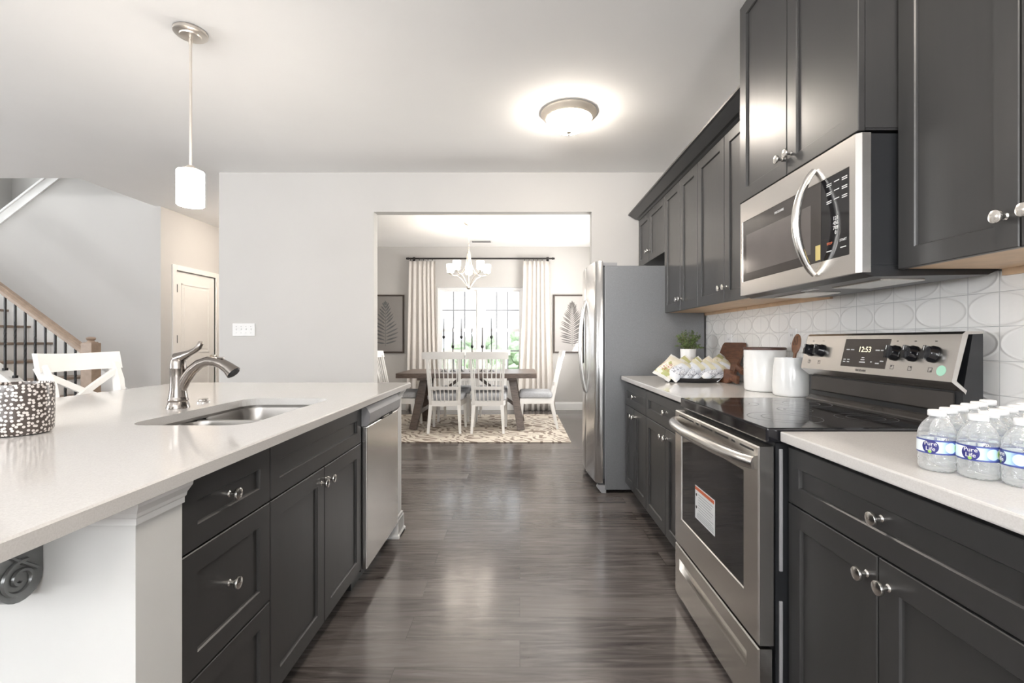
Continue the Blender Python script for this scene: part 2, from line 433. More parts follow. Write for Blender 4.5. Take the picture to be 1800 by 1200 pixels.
# ------------------------------------------------------------------ room shell
sbox('floor', 'plank_floor', (-8.1, 1.6, -4.1, 8.3, -.12, 0))
sbox('ceiling', 'ceiling_paint', (-8.1, 1.6, -4.1, 4.63, H, H+.28), (-4.33, 1.6, 4.63, 5.6, H, H+.28), (-4.26, 1.6, 5.6, 8.3, H, H+.28))
OX0, OX1, OZ = -1.384, .679, 2.397
sbox('wall_back', 'wall_paint', (-2.85, OX0, YB, YB+WT, 0, H), (OX1, XW, YB, YB+WT, 0, H), (OX0, OX1, YB, YB+WT, OZ, H))

sbox('wall_partition', 'wall_paint', (-2.85, -2.74, YB+WT, 8.3, 0, H))
WX0, WX1, WZ0, WZ1 = -1.405, .055, .60, 2.085
sbox('wall_dining', 'wall_paint', (-2.74, WX0, YD, YD+.14, 0, H), (WX1, XW, YD, YD+.14, 0, H), (WX0, WX1, YD, YD+.14, WZ1, H), (WX0, WX1, YD, YD+.14, 0, WZ0))
# rear and side walls of the living area with their window openings
def wall_open(name, axis, a, t, lo, hi, opens, z1=H):
    m = MB(); cur = lo
    def B(p, q_, z0, zz):
        if axis == 'y': m.box(p, q_, a, a+t, z0, zz)
        else: m.box(a, a+t, p, q_, z0, zz)
    for (p, q_, z0, zz) in opens:
        B(cur, p, 0, z1); B(p, q_, 0, z0) if z0 > 0 else None; B(p, q_, zz, z1); cur = q_
    B(cur, hi, 0, z1); return struct(m.done(name, 'wall_paint'))
wall_open('wall_rear', 'y', -4.14, .14, -8.1, 1.6, [(-6.0, -5.5, 1.0, 2.42), (-3.2, -1.2, .85, 2.42), (-.2, 1.0, .85, 2.42)])
wall_open('wall_right', 'x', XW, .14, -4.1, 8.3, [(5.3, 7.2, .7, 2.1)])  # opening is made up, out of view, to let side light into the dining room
wall_open('wall_left', 'x', -8.14, .14, -4.1, 4.63, [(-.95, 2.15, .55, 2.4)])
sbox('wall_stairwell_front', 'wall_paint', (-8.1, -7.1, 4.63, 4.74, 0, H))
# stairwell: grey wall between the flights, landing walls, roof
m = MB(); m.prism([(-7.1, 0), (-4.26, 0), (-4.26, 4.11), (-7.1, 1.92)], 'y', 5.6, 5.72); struct(m.done('wall_stair_flight', 'wall_paint'))
sbox('wall_stair_side', 'wall_paint', (-7.24, -7.1, 4.63, 6.7, 0, 3.3), (-7.24, -7.1, 4.63, 4.7, 3.3, 5.3), (-7.24, -7.1, 5.7, 6.7, 3.3, 5.3), (-7.24, -7.1, 4.63, 6.7, 4.75, 5.3))
sbox('wall_stair_rear', 'wall_paint', (-7.1, -4.385, 6.6, 6.72, 0, 5.3))
sbox('wall_stair_upper', 'wall_paint', (-7.1, -4.33, 4.5, 4.63, H+.28, 5.3), (-4.33, -4.2, 4.5, 6.72, H+.28, 5.3))
sbox('ceiling_stairwell', 'ceiling_paint', (-7.24, -4.2, 4.5, 6.72, 5.3, 5.4))
# hall with its door
DY0, DY1, DZ = 5.84, 6.60, 2.05
sbox('wall_hall', 'wall_paint', (-4.38, -4.26, 5.72, DY0, 0, H), (-4.38, -4.26, DY1, 8.3, 0, H), (-4.38, -4.26, DY0, DY1, DZ, H))
sbox('wall_hall_end', 'wall_paint', (-4.26, -2.85, 8.2, 8.3, 0, H))
# white mouldings
m = MB()
for k in (0, 1):
    x0, z0, x1, z1 = -7.1, 1.92, -4.3, 4.08
    if k == 0: m.prism([(x0, z0-.10), (x1, z1-.10), (x1, z1+.012), (x0, z0+.012)], 'y', 5.578, 5.60)
    else: m.prism([(x0, z0+.012), (x1, z1+.012), (x1, z1+.04), (x0, z0+.04)], 'y', 5.56, 5.75)
struct(m.done('trim_1', 'trim_white'))
def base_run(name, axis, a, side, lo, hi, h=.135):
    m = MB(); pr = [(0, 0), (.016, 0), (.016, h-.03), (.010, h-.012), (.010, h), (0, h)]
    pts = [(a+side*p[0], p[1]) for p in pr]
    m.prism(pts, 'x' if axis == 'x' else 'y', lo, hi); return struct(m.done(name, 'trim_white'))
base_run('baseboard_dining', 'x', YD, -1, -2.74, XW)
base_run('baseboard_back', 'x', YB, -1, -2.85, OX0)
base_run('baseboard_hall', 'y', -4.26, 1, 6.68, 8.2)
base_run('baseboard_partition', 'y', -2.74, 1, YB+WT, YD)
base_run('baseboard_right', 'y', XW, -1, YB+WT, YD)

# hall door
def hall_door():
    x = -4.26
    m = MB()
    for y0, y1, z0, z1 in ((DY0-.065, DY0, 0, DZ+.065), (DY1, DY1+.065, 0, DZ+.065), (DY0, DY1, DZ, DZ+.065)):
        m.box(x-.12, x+.018, y0, y1, z0, z1, .004)
    fr = struct(m.done('door_1', 'door_white', loc=(x, (DY0+DY1)/2, 0)))
    m = MB(); m.box(x-.05, x-.012, DY0+.004, DY1-.004, .012, DZ-.004)
    for z0, z1 in ((.22, .86), (1.02, 1.90)):
        for d, ins in ((.004, 0), ):
            yy0, yy1 = DY0+.115, DY1-.115
            for a in ((yy0, yy1, z0, z0+.02), (yy0, yy1, z1-.02, z1), (yy0, yy0+.02, z0, z1), (yy1-.02, yy1, z0, z1)):
                m.box(x-.014, x-.005, *a, .003)
            m.box(x-.014, x-.007, yy0+.05, yy1-.05, z0+.05, z1-.05, .003)
    d = m.done('door_leaf', 'door_white', fr)
    for z in (.25, 1.15, 1.78):
        m = MB(); m.box(x-.013, x-.008, DY0+.004, DY0+.032, z, z+.09); m.cyl((x+.012, DY0+.006, z-.004), (x+.012, DY0+.006, z+.094), .008); m.box(x-.012, x+.010, DY0+.003, DY0+.008, z, z+.09); m.done('hinge', 'gasket', d, True)
    m = MB(); m.lathe([(.03, 0), (.03, .006), (.012, .01), (.012, .04), (.027, .05), (.03, .062), (.02, .075), (0, .078)], (x-.012, DY1-.07, .95), (1, 0, 0)); m.done('door_knob', 'nickel', d, True)
hall_door()

# dining window
def window():
    fr = MB(); y0, y1 = YD+.045, YD+.10; f = .045; mid = (WX0+WX1)/2
    fr.box(WX0, WX0+f, y0, y1, WZ0, WZ1); fr.box(WX1-f, WX1, y0, y1, WZ0, WZ1); fr.box(WX0+f, WX1-f, y0, y1, WZ1-f, WZ1); fr.box(WX0+f, WX1-f, y0, y1, WZ0, WZ0+f); fr.box(mid-.055, mid+.055, y0-.01, y1, WZ0+f, WZ1-f)
    root = struct(fr.done('window_1', 'vinyl_white', loc=(mid, YD+.07, WZ0)))
    m = MB(); m.box(WX0-.03, WX1+.03, YD-.04, YD+.05, WZ0-.025, WZ0, .004); m.done('window_sill', 'trim_white', root)
    zm = 1.354
    for a, b in ((WX0+f, mid-.055), (mid+.055, WX1-f)):
        for z0, z1, dy in ((WZ0+f, zm, -.012), (zm, WZ1-f, .012)):
            m = MB(); s = .028; yy0, yy1 = y0+.014+dy, y1-.014+dy
            m.box(a, a+s, yy0, yy1, z0, z1); m.box(b-s, b, yy0, yy1, z0, z1); m.box(a+s, b-s, yy0, yy1, z0, z0+s); m.box(a+s, b-s, yy0, yy1, z1-s, z1)
            sash = m.done('sash', 'vinyl_white', root)
            m = MB(); yc = (yy0+yy1)/2
            for k in (1, 2): xx = a+s+(b-a-2*s)*k/3; m.box(xx-.011, xx+.011, yc-.008, yc+.008, z0+s, z1-s)
            zz = (z0+z1)/2; m.box(a+s, b-s, yc-.0085, yc+.0085, zz-.011, zz+.011)
            m.done('muntin', 'muntin_backlit', sash)
            m = MB(); m.box(a+s, b-s, yc+.010, yc+.014, z0+s, z1-s); m.done('pane', 'window_glass', sash)
window()
def rear_window(n, axis, a, lo, hi, z0, z1, k):
    m = MB(); f = .05
    def B(p, q_, zz0, zz1):
        if axis == 'y': m.box(p, q_, a, a+.06, zz0, zz1)
        else: m.box(a, a+.06, p, q_, zz0, zz1)
    B(lo, lo+f, z0, z1); B(hi-f, hi, z0, z1); B(lo+f, hi-f, z0, z0+f); B(lo+f, hi-f, z1-f, z1)
    for i in range(1, k): c = lo+(hi-lo)*i/k; B(c-.03, c+.03, z0+f, z1-f)
    B(lo+f, hi-f, (z0+z1)/2-.02, (z0+z1)/2+.02)
    struct(m.done('window_%d' % n, 'vinyl_white'))
rear_window(2, 'y', -4.12, -6.0, -5.5, 1.0, 2.42, 1); rear_window(3, 'y', -4.12, -3.2, -1.2, .85, 2.42, 2); rear_window(4, 'y', -4.12, -.2, 1.0, .85, 2.42, 2)
rear_window(6, 'x', XW+.05, 5.3, 7.2, .7, 2.1, 2)  # frame of the added dining side window, out of view
rear_window(5, 'x', -8.12, -.95, 2.15, .55, 2.4, 3)

# ------------------------------------------------------------------ outside the dining window
struct(MB().box(-40, 40, 8.6, 90, -.5, -.35).done('lawn', 'lawn'))
struct(MB().box(-40, 40, 15, 19, -.35, -.33).done('street', 'asphalt'))
def tree(x, y, r, h, label, seed):
    rnd = random.Random(seed)
    t = thing('tree', label, 'tree', (x, y, -.35))
    m = MB(); m.cyl((x, y, -.35), (x, y, h), .09, .05, 8); m.done('trunk', 'bark', t, True)
    m = MB()
    for i in range(26):
        d = Vector((rnd.gauss(0, 1), rnd.gauss(0, 1), rnd.gauss(0, 1))).normalized()*r*rnd.uniform(.3, .95)
        s = bmesh.ops.create_icosphere(m.bm, subdivisions=1, radius=r*rnd.uniform(.25, .45))['verts']
        for v in s: v.co = v.co*rnd.uniform(.85, 1.15)+Vector((x, y, h))+d
    m.done('crown', 'bush_green', t)
tree(-1.9, 24, 1.1, .55, 'round green tree outside, seen through the lower left sash of the dining window', 1)
tree(.1, 26, 1.15, .75, 'green tree outside, framed by the curtain near the window and the middle mullion', 2)
tree(-3.6, 30, 1.0, .5, 'small round tree outside beside the gathered curtain by the tall candlesticks', 3)

# ------------------------------------------------------------------ cabinet helpers
def shaker(m, s, xf, y0, y1, z0, z1, t=.019, st=.057, rec=.009):
    """framed door or drawer front; s = outward direction along x, xf = x of the outer face"""
    def ring(ins, d): return [(xf-s*d, a, b) for a, b in ((y0+ins, z0+ins), (y1-ins, z0+ins), (y1-ins, z1-ins), (y0+ins, z1-ins))]
    m.loops([ring(0, t), ring(0, .002), ring(.002, 0), ring(st, 0), ring(st+.003, .004), ring(st+.004, rec)])
def knob(parent, p, s, name='knob'):
    m = MB(); m.lathe([(.0085, 0), (.0085, .002), (.0055, .005), (.0055, .014), (.010, .018), (.0155, .021), (.0165, .024), (.015, .028), (.009, .030), (0, .0305)], p, (s, 0, 0), 20)
    return m.done(name, 'chrome', parent, True)
G = .0022
def base_cabinet(label, s, xf, y0, y1, kind, depth=.62, split=None, ztop=.878):
    """s = side the doors face (+1 faces +x)"""
    c = thing('base_cabinet', label, 'cabinet', (xf-s*depth/2, (y0+y1)/2, 0))
    xb, x1 = xf-s*.020, xf-s*depth
    m = MB(); a, b = sorted((xb, x1))
    m.box(a, b, y0+.0005, y1-.0005, .10, ztop) if kind != 'sink' else (m.box(a, b, y0, y0+.018, .10, ztop), m.box(a, b, y1-.007, y1-.0005, .10, ztop), m.box(a, b, y0+.018, y1-.007, .10, .118), m.box(*sorted((x1, x1+s*.012)), y0+.018, y1-.018, .118, ztop), m.box(*sorted((xb, xb-s*.02)), y0+.018, y1-.018, .66, ztop), m.box(*sorted((xb, xb-s*.02)), y0+.018, y1-.018, .118, .16))
    m.done('carcass', 'espresso', c)
    m = MB(); a, b = sorted((xf-s*.085, x1)); m.box(a, b, y0+.0005, y1-.0005, .0, .099); m.done('toe_kick', 'espresso', c)
    ym = split or (y0+y1)/2
    def front(name, a, b, z0, z1, kp=None, st=.057):
        m = MB(); shaker(m, s, xf, a+G, b-G, z0+G, z1-G, st=st); d = m.done(name, 'espresso', c)
        if kp: knob(d, (xf-s*.009 if kp[2] else xf, kp[0], kp[1]), s)
    if kind == 'drawers':
        for z0, z1 in ((.70, .866), (.405, .70), (.105, .405)): front('drawer', y0, y1, z0, z1, (ym, (z0+z1)/2, True), .052)
    else:
        front('drawer' if kind == 'doors' else 'false_front', y0, y1, .70, .866, (ym, .783, True) if kind == 'doors' else None, .052)
        front('door', y0, ym, .105, .70, (ym-.032, .645, False)); front('door', ym, y1, .105, .70, (ym+.032, .645, False))
    return c
def wall_cabinet(label, xf, y0, y1, z0, z1, depth, kz, ply=True, split=None, xb=None):
    c = thing('wall_cabinet', label, 'cabinet', (xf+depth/2, (y0+y1)/2, z0))
    m = MB(); m.box(xf+.020, XW-.001, y0+.0005, y1-.0005, z0+.008, z1)
    m.done('carcass', 'espresso', c)
    m = MB(); m.box(xf+.022, XW-.002, y0+.003, y1-.003, z0+.002, z0+.008)
    if ply: m.box(XW-.022, XW-.002, y0+.003, y1-.003, z0-.018, z0+.002)
    m.done('bottom_panel', 'ply' if ply else 'espresso', c)
    ym = split or (y0+y1)/2
    for a, b, k in ((y0, ym, ym-.03), (ym, y1, ym+.03)):
        m = MB(); shaker(m, -1, xf, a+G, b-G, z0, z1-.004); d = m.done('door', 'espresso', c); knob(d, (xf, k, kz), -1)
    return c

XF = .797; XU = 1.12
base_cabinet('dark base cabinet under the bottled water, one wide drawer over two doors', -1, XF, .69, 1.405, 'doors', split=1.052)
base_cabinet('dark base cabinet between the range and the narrower unit by the fridge', -1, XF, 2.172, 2.985, 'doors', split=2.59)
base_cabinet('dark base cabinet standing against the refrigerator side', -1, XF, 2.985, 3.57, 'doors', split=3.30)
XI = -.745
base_cabinet('dark island cabinet of three stacked drawers next to the white post', 1, XI, 1.037, 1.409, 'drawers', depth=.60)
base_cabinet('dark island sink cabinet with a plain false front over two doors', 1, XI, 1.409, 2.216, 'sink', depth=.60, split=1.80)
wall_cabinet('dark wall cabinet beside the microwave above the bottled water', XU, .70, 1.402, 1.39, 2.305, .33, 1.465, split=1.058)
wall_cabinet('tall dark wall cabinet whose doors meet the microwave, beside the over-range unit', XU, 2.172, 2.98, 1.39, 2.305, .33, 1.468, split=2.59)
wall_cabinet('tall dark wall cabinet standing next to the short cabinet over the fridge', XU, 2.98, 3.66, 1.39, 2.305, .33, 1.468, split=3.305)
wall_cabinet('short dark wall cabinet above the refrigerator', XU, 3.66, 4.455, 1.865, 2.305, .33, 1.955, ply=False, split=4.10)
wall_cabinet('deep raised dark wall cabinet directly above the microwave', 1.008, 1.405, 2.168, 1.805, 2.70, .44, 1.875, ply=False, split=1.785)
# crown along the lower uppers
m = MB(); pr = [(XU+.02, 2.3055), (XU+.005, 2.3055), (XU-.012, 2.315), (XU-.03, 2.318), (XU-.085, 2.352), (XU-.098, 2.356), (XU-.098, 2.368), (XU+.02, 2.368)]
m.prism(pr, 'y', 2.172, 4.455)
tag(m.done('crown_molding', 'espresso', None, loc=(XU, 3.3, 2.3055)), 'dark crown moulding along the tops of the wall cabinets by the fridge', 'moulding')

# ------------------------------------------------------------------ worktops, backsplash
def worktop(label, x0, x1, y0, y1, z0=.88, z1=.91):
    m = MB(); m.box(x0, x1, y0, y1, z0, z1, .004)
    return tag(m.done('countertop', 'quartz', None, loc=((x0+x1)/2, (y0+y1)/2, z0)), label, 'countertop')
worktop('pale quartz countertop carrying the bottled water beside the range', .772, XW-.001, .30, 1.402)
worktop('pale quartz countertop running from the range to the refrigerator', .772, XW-.001, 2.175, 3.60)
struct(MB().box(XW-.009, XW, .30, 3.66, .912, 1.388).box(XW-.009, XW, 1.41, 2.16, .5, .912).done('backsplash_wall', 'embossed_tile'))
# carcass support under near run
def rrect(x0, x1, y0, y1, r, n=6):
    pts = []
    for cx, cy, a0 in ((x1-r, y1-r, 0), (x0+r, y1-r, 90), (x0+r, y0+r, 180), (x1-r, y0+r, 270)):
        for i in range(n+1): a = radians(a0+90*i/n); pts.append((cx+r*cos(a), cy+r*sin(a)))
    return pts
IX0, IX1, IY0, IY1 = -2.19, -.70, .55, 3.03
SX0, SX1, SY0, SY1 = -1.265, -.875, 1.50, 2.20
def island_top():
    bm = bmesh.new(); z0, z1 = .88, .91
    hole = rrect(SX0, SX1, SY0, SY1, .075)
    def outer(i): return [(IX0+i, IY0+i), (IX1-i, IY0+i), (IX1-i, IY1-i), (IX0+i, IY1-i)]
    def mk(pts, z): return [bm.verts.new((x, y, z)) for x, y in pts]
    def lp(vs): return [bm.edges.new((vs[i], vs[(i+1) % len(vs)])) for i in range(len(vs))]
    ot, oe, ob = mk(outer(.004), z1), mk(outer(0), z1-.004), mk(outer(0), z0)
    ht, hb = mk(hole, z1), mk(hole, z0)
    e = lp(ot)+lp(ht); bmesh.ops.triangle_fill(bm, edges=e, use_beauty=True)
    e = lp(ob)+lp(hb); bmesh.ops.triangle_fill(bm, edges=e, use_beauty=True)
    for a, b in ((ot, oe), (oe, ob), (ht, hb)):
        for i in range(len(a)): j = (i+1) % len(a); bm.faces.new((a[i], a[j], b[j], b[i]))
    m = MB(); m.bm.free(); m.bm = bm
    tag(m.done('countertop', 'quartz', None, loc=(-1.45, 1.8, .88)), 'large pale quartz island countertop around the sink', 'countertop')
island_top()

# ------------------------------------------------------------------ island body
def end_panel(label, y0, y1, near):
    t = thing('island_end_panel', label, 'panel', (-1.25, (y0+y1)/2, 0)); x0, x1 = -1.80, -.740
    m = MB(); m.box(x0, x1, y0, y1, 0, .878); m.done('panel', 'white_panel', t)
    m = MB(); yo = -1 if near else 1; yf = y0 if near else y1
    pr = [(0, .826), (.006, .826), (.006, .838), (.010, .842), (.012, .850), (.024, .866), (.026, .8785), (0, .8785)]
    def ring(o, z):
        a = [(x0, yf), (x0, yf+yo*o), (x1+o, yf+yo*o), (x1+o, (y1 if near else y0))]
        return [(p[0], p[1], z) for p in a]
    # profile swept round the two exposed sides
    rings = []
    yin = y1 if near else y0
    path = [lambda o: (x0, yf+yo*o), lambda o: (x1+o, yf+yo*o), lambda o: (x1+o, yin)]
    m.loops([[(*f(o), z) for o, z in pr] for f in path]); m.done('cap_molding', 'trim_white', t)
    m = MB(); pb = [(0, 0), (.022, 0), (.022, .012), (.014, .024), (.013, .098), (.009, .105), (.008, .118), (0, .122)]
    m.loops([[(*f(o), z) for o, z in pb] for f in path])
    if not near: m.loops([[(*f(o), z) for o, z in pb] for f in (lambda o: (x1-.06, y0-o), lambda o: (x1+o, y0-o), lambda o: (x1+o, y1))])
    m.done('baseboard', 'trim_white', t)
end_panel('white island end panel and post facing the camera, carrying the grey scroll bracket', .909, 1.034, True)
end_panel('narrow white island post just beyond the dishwasher', 2.825, 2.945, False)
m = MB(); m.box(-1.80, -1.70, 1.036, 2.823, 0, .878); tag(m.done('island_back_panel', 'white_panel', None, loc=(-1.75, 1.9, 0)), 'white panel closing the island on its stool side', 'panel')

# corbel
def corbel():
    t = thing('corbel', 'grey scrolled metal bracket on the white island panel under the countertop', 'bracket', (-.955, .908, .70))
    yw = .9085; xc = -.955; w = .075
    # side outline in (y, z); wall at yw, projecting to smaller y
    pts = [(yw, .8785), (yw, .74)]
    for i in range(13): a = radians(-20-180*i/12); pts.append((yw-.040+.040*cos(a), .740+.040*sin(a)))
    pts += [(yw-.095, .755), (yw-.11, .738), (yw-.135, .730), (yw-.16, .745), (yw-.17, .77), (yw-.165, .80), (yw-.23, .83), (yw-.25, .8785)]
    m = MB(); m.prism(pts, 'x', xc-w/2, xc+w/2); m.done('bracket_body', 'bracket_grey', t)
    m = MB()
    for sx in (1, -1):
        sp = []
        for i in range(40):
            a = i*.27; r = .034*(1-i/46); sp.append((xc+sx*(w/2+.001), yw-.043+r*cos(a+1.2), .742+r*sin(a+1.2)))
        m.tube(sp, .0045, 6)
        m.tube([(xc+sx*(w/2+.001), yw-.012-.09*sin(i*pi/20), .75+.11*i/10-.0) for i in range(11)], .004, 6)
    for yy, zz, r in ((yw-.12, .750, .02), (yw-.155, .775, .02), (yw-.115, .775, .016)):
        m.cyl((xc-w/2-.004, yy, zz), (xc+w/2+.004, yy, zz), r, seg=16)
    m.done('scroll_relief', 'bracket_grey', t, True)
corbel()

# dishwasher
def dishwasher():
    y0, y1 = 2.222, 2.800; xd = -.722
    t = thing('dishwasher', 'stainless dishwasher built into the island beside the sink cabinet', 'dishwasher', (-1.0, (y0+y1)/2, 0))
    m = MB(); m.box(-1.32, xd-.028, y0+.002, y1-.002, .09, .868); m.box(-1.32, xd-.075, y0+.004, y1-.004, 0, .09); m.done('tub', 'black_satin', t)
    m = MB(); m.box(xd-.026, xd, y0+.006, y1-.006, .10, .772, .004); m.done('door', 'stainless', t)
    m = MB(); m.prism([(xd-.026, .774), (xd-.002, .774), (xd+.012, .790), (xd+.014, .835), (xd-.004, .866), (xd-.026, .866)], 'y', y0+.006, y1-.006)
    cp = m.done('control_panel', 'plastic_grey', t)
    m = MB(); m.box(xd-.002, xd+.0145, y0+.20, y0+.40, .776, .789); m.done('handle_recess', 'dark_gap', cp)
    m = MB(); m.box(xd+.0135, xd+.0152, y0+.23, y0+.33, .7805, .7865); m.done('logo_plate', 'chrome', cp)
    m = MB()
    for y in (y0+.03, y1-.03): m.cyl((xd-.1, y, 0), (xd-.1, y, .09), .012)
    m.done('foot', 'plastic_grey', t)
dishwasher()

# sink
def sink():
    t = thing('sink', 'double bowl stainless steel undermount sink in the island', 'sink', ((SX0+SX1)/2, (SY0+SY1)/2, .66))
    zt = .879; ym = 1.85
    def bowl(y0, y1, name):
        x0, x1 = SX0-.006, SX1+.006
        rings = []
        for ins, z, r in ((0, zt-.012, .07), (.004, zt-.03, .07), (.008, .72, .07), (.018, .695, .06), (.04, .685, .05)):
            rings.append([(a, b, z) for a, b in rrect(x0+ins, x1-ins, y0+ins, y1-ins, r)])
        m = MB(); m.loops(rings, cap0=False); b = m.done(name, 'sink_steel', t, True, angle=60)
        m = MB(); cx, cy = (x0+x1)/2, (y0+y1)/2; m.lathe([(.045, 0), (.045, .003), (.035, .004), (.03, .001), (0, .001)], (cx, cy, .6855)); m.done('drain', 'chrome', b, True)
    bowl(SY0-.004, ym-.012, 'bowl'); bowl(ym+.012, SY1+.004, 'bowl')
    # rim and divider between the bowls
    m = MB(); x0, x1 = SX0-.006, SX1+.006
    o1 = rrect(x0-.02, x1+.02, SY0-.024, SY1+.0075, .09); i1 = rrect(x0, x1, SY0-.004, SY1+.004, .07)
    m.loops([[(a, b, zt) for a, b in o1], [(a, b, zt) for a, b in i1], [(a, b, zt-.012) for a, b in i1]], cap0=False, cap1=False)
    m.box(x0+.01, x1-.01, ym-.011, ym+.011, .80, zt-.011, .005); m.done('rim', 'sink_steel', t, True)
sink()

# faucet
def faucet():
    bx, by, z0 = -1.365, 1.885, .9105
    t = thing('faucet', 'brushed nickel kitchen faucet with lever handle behind the island sink', 'faucet', (bx, by, z0))
    P = lambda x, z, y=0: (bx+x, by+y, z0+z)
    m = MB(); m.lathe([(.040, 0), (.040, .004), (.036, .018), (.033, .026), (.0355, .03), (.0355, .036), (.033, .040), (.0325, .046), (.0285, .075), (.0275, .12), (.0275, .155), (.0285, .158), (.0275, .162), (.027, .185), (.022, .197), (.008, .204), (0, .205)], P(0, 0), seg=28); m.done('body', 'faucet_nickel', t, True)
    a = [P(0.012, .075), P(.03, .115), P(.055, .150), P(.085, .175), P(.118, .187), P(.150, .184)]
    m = MB(); m.tube(a, [.019, .021, .0205, .0195, .0185, .018], 16); m.done('spout', 'faucet_nickel', t, True)
    m = MB(); m.tube([P(.146, .1845), P(.150, .184), P(.175, .176), P(.20, .160), P(.222, .140)], [.0185, .0195, .0205, .023, .0285], 18); sh = m.done('spray_head', 'faucet_nickel', t, True)
    m = MB(); m.cyl(P(.2215, .1405), P(.2255, .1365), .0245, .022, 18); m.done('aerator', 'black_satin', sh, True)
    m = MB(); m.box(bx+.158, bx+.182, by-.008, by+.008, z0+.196, z0+.204, .003); m.done('spray_button', 'faucet_nickel', sh)
    m = MB(); m.tube([P(-.005, .196), P(.018, .205), P(.045, .218), P(.068, .230), P(.083, .243), P(.090, .257), P(.089, .266)], [.024, .0195, .0125, .0105, .0115, .0105, .006], 14); m.done('handle', 'faucet_nickel', t, True)
    m = MB(); m.lathe([(.026, 0), (.026, .004), (.018, .007), (.016, .012), (.020, .015), (0, .017)], (-1.38, 2.06, z0)); tag(m.done('soap_dispenser_cap', 'soap_steel', None, True, loc=(-1.38, 2.06, z0)), 'small round steel button on the island counter behind the sink', 'sink fitting')
faucet()

# spotted candle holder
def holder():
    c = (-1.452, 1.37, .9105)
    t = thing('candle_holder', 'dark candle holder covered in white dots on the island counter', 'candle holder', c)
    m = MB(); m.lathe([(.058, 0), (.068, .003), (.073, .012), (.0745, .05), (.0745, .13), (.073, .145), (.070, .146), (.069, .13), (.069, .02), (0, .018)], c, seg=48); m.done('cup', 'spotted_glaze', t, True)
    m = MB(); m.lathe([(.0685, .02), (.0685, .122), (0, .120)], c, seg=32); w = m.done('wax', 'candle_wax', t, True)
    m = MB(); m.cyl((c[0], c[1], c[2]+.12), (c[0], c[1], c[2]+.138), .0016); m.done('wick', 'ink_black', w)
holder()

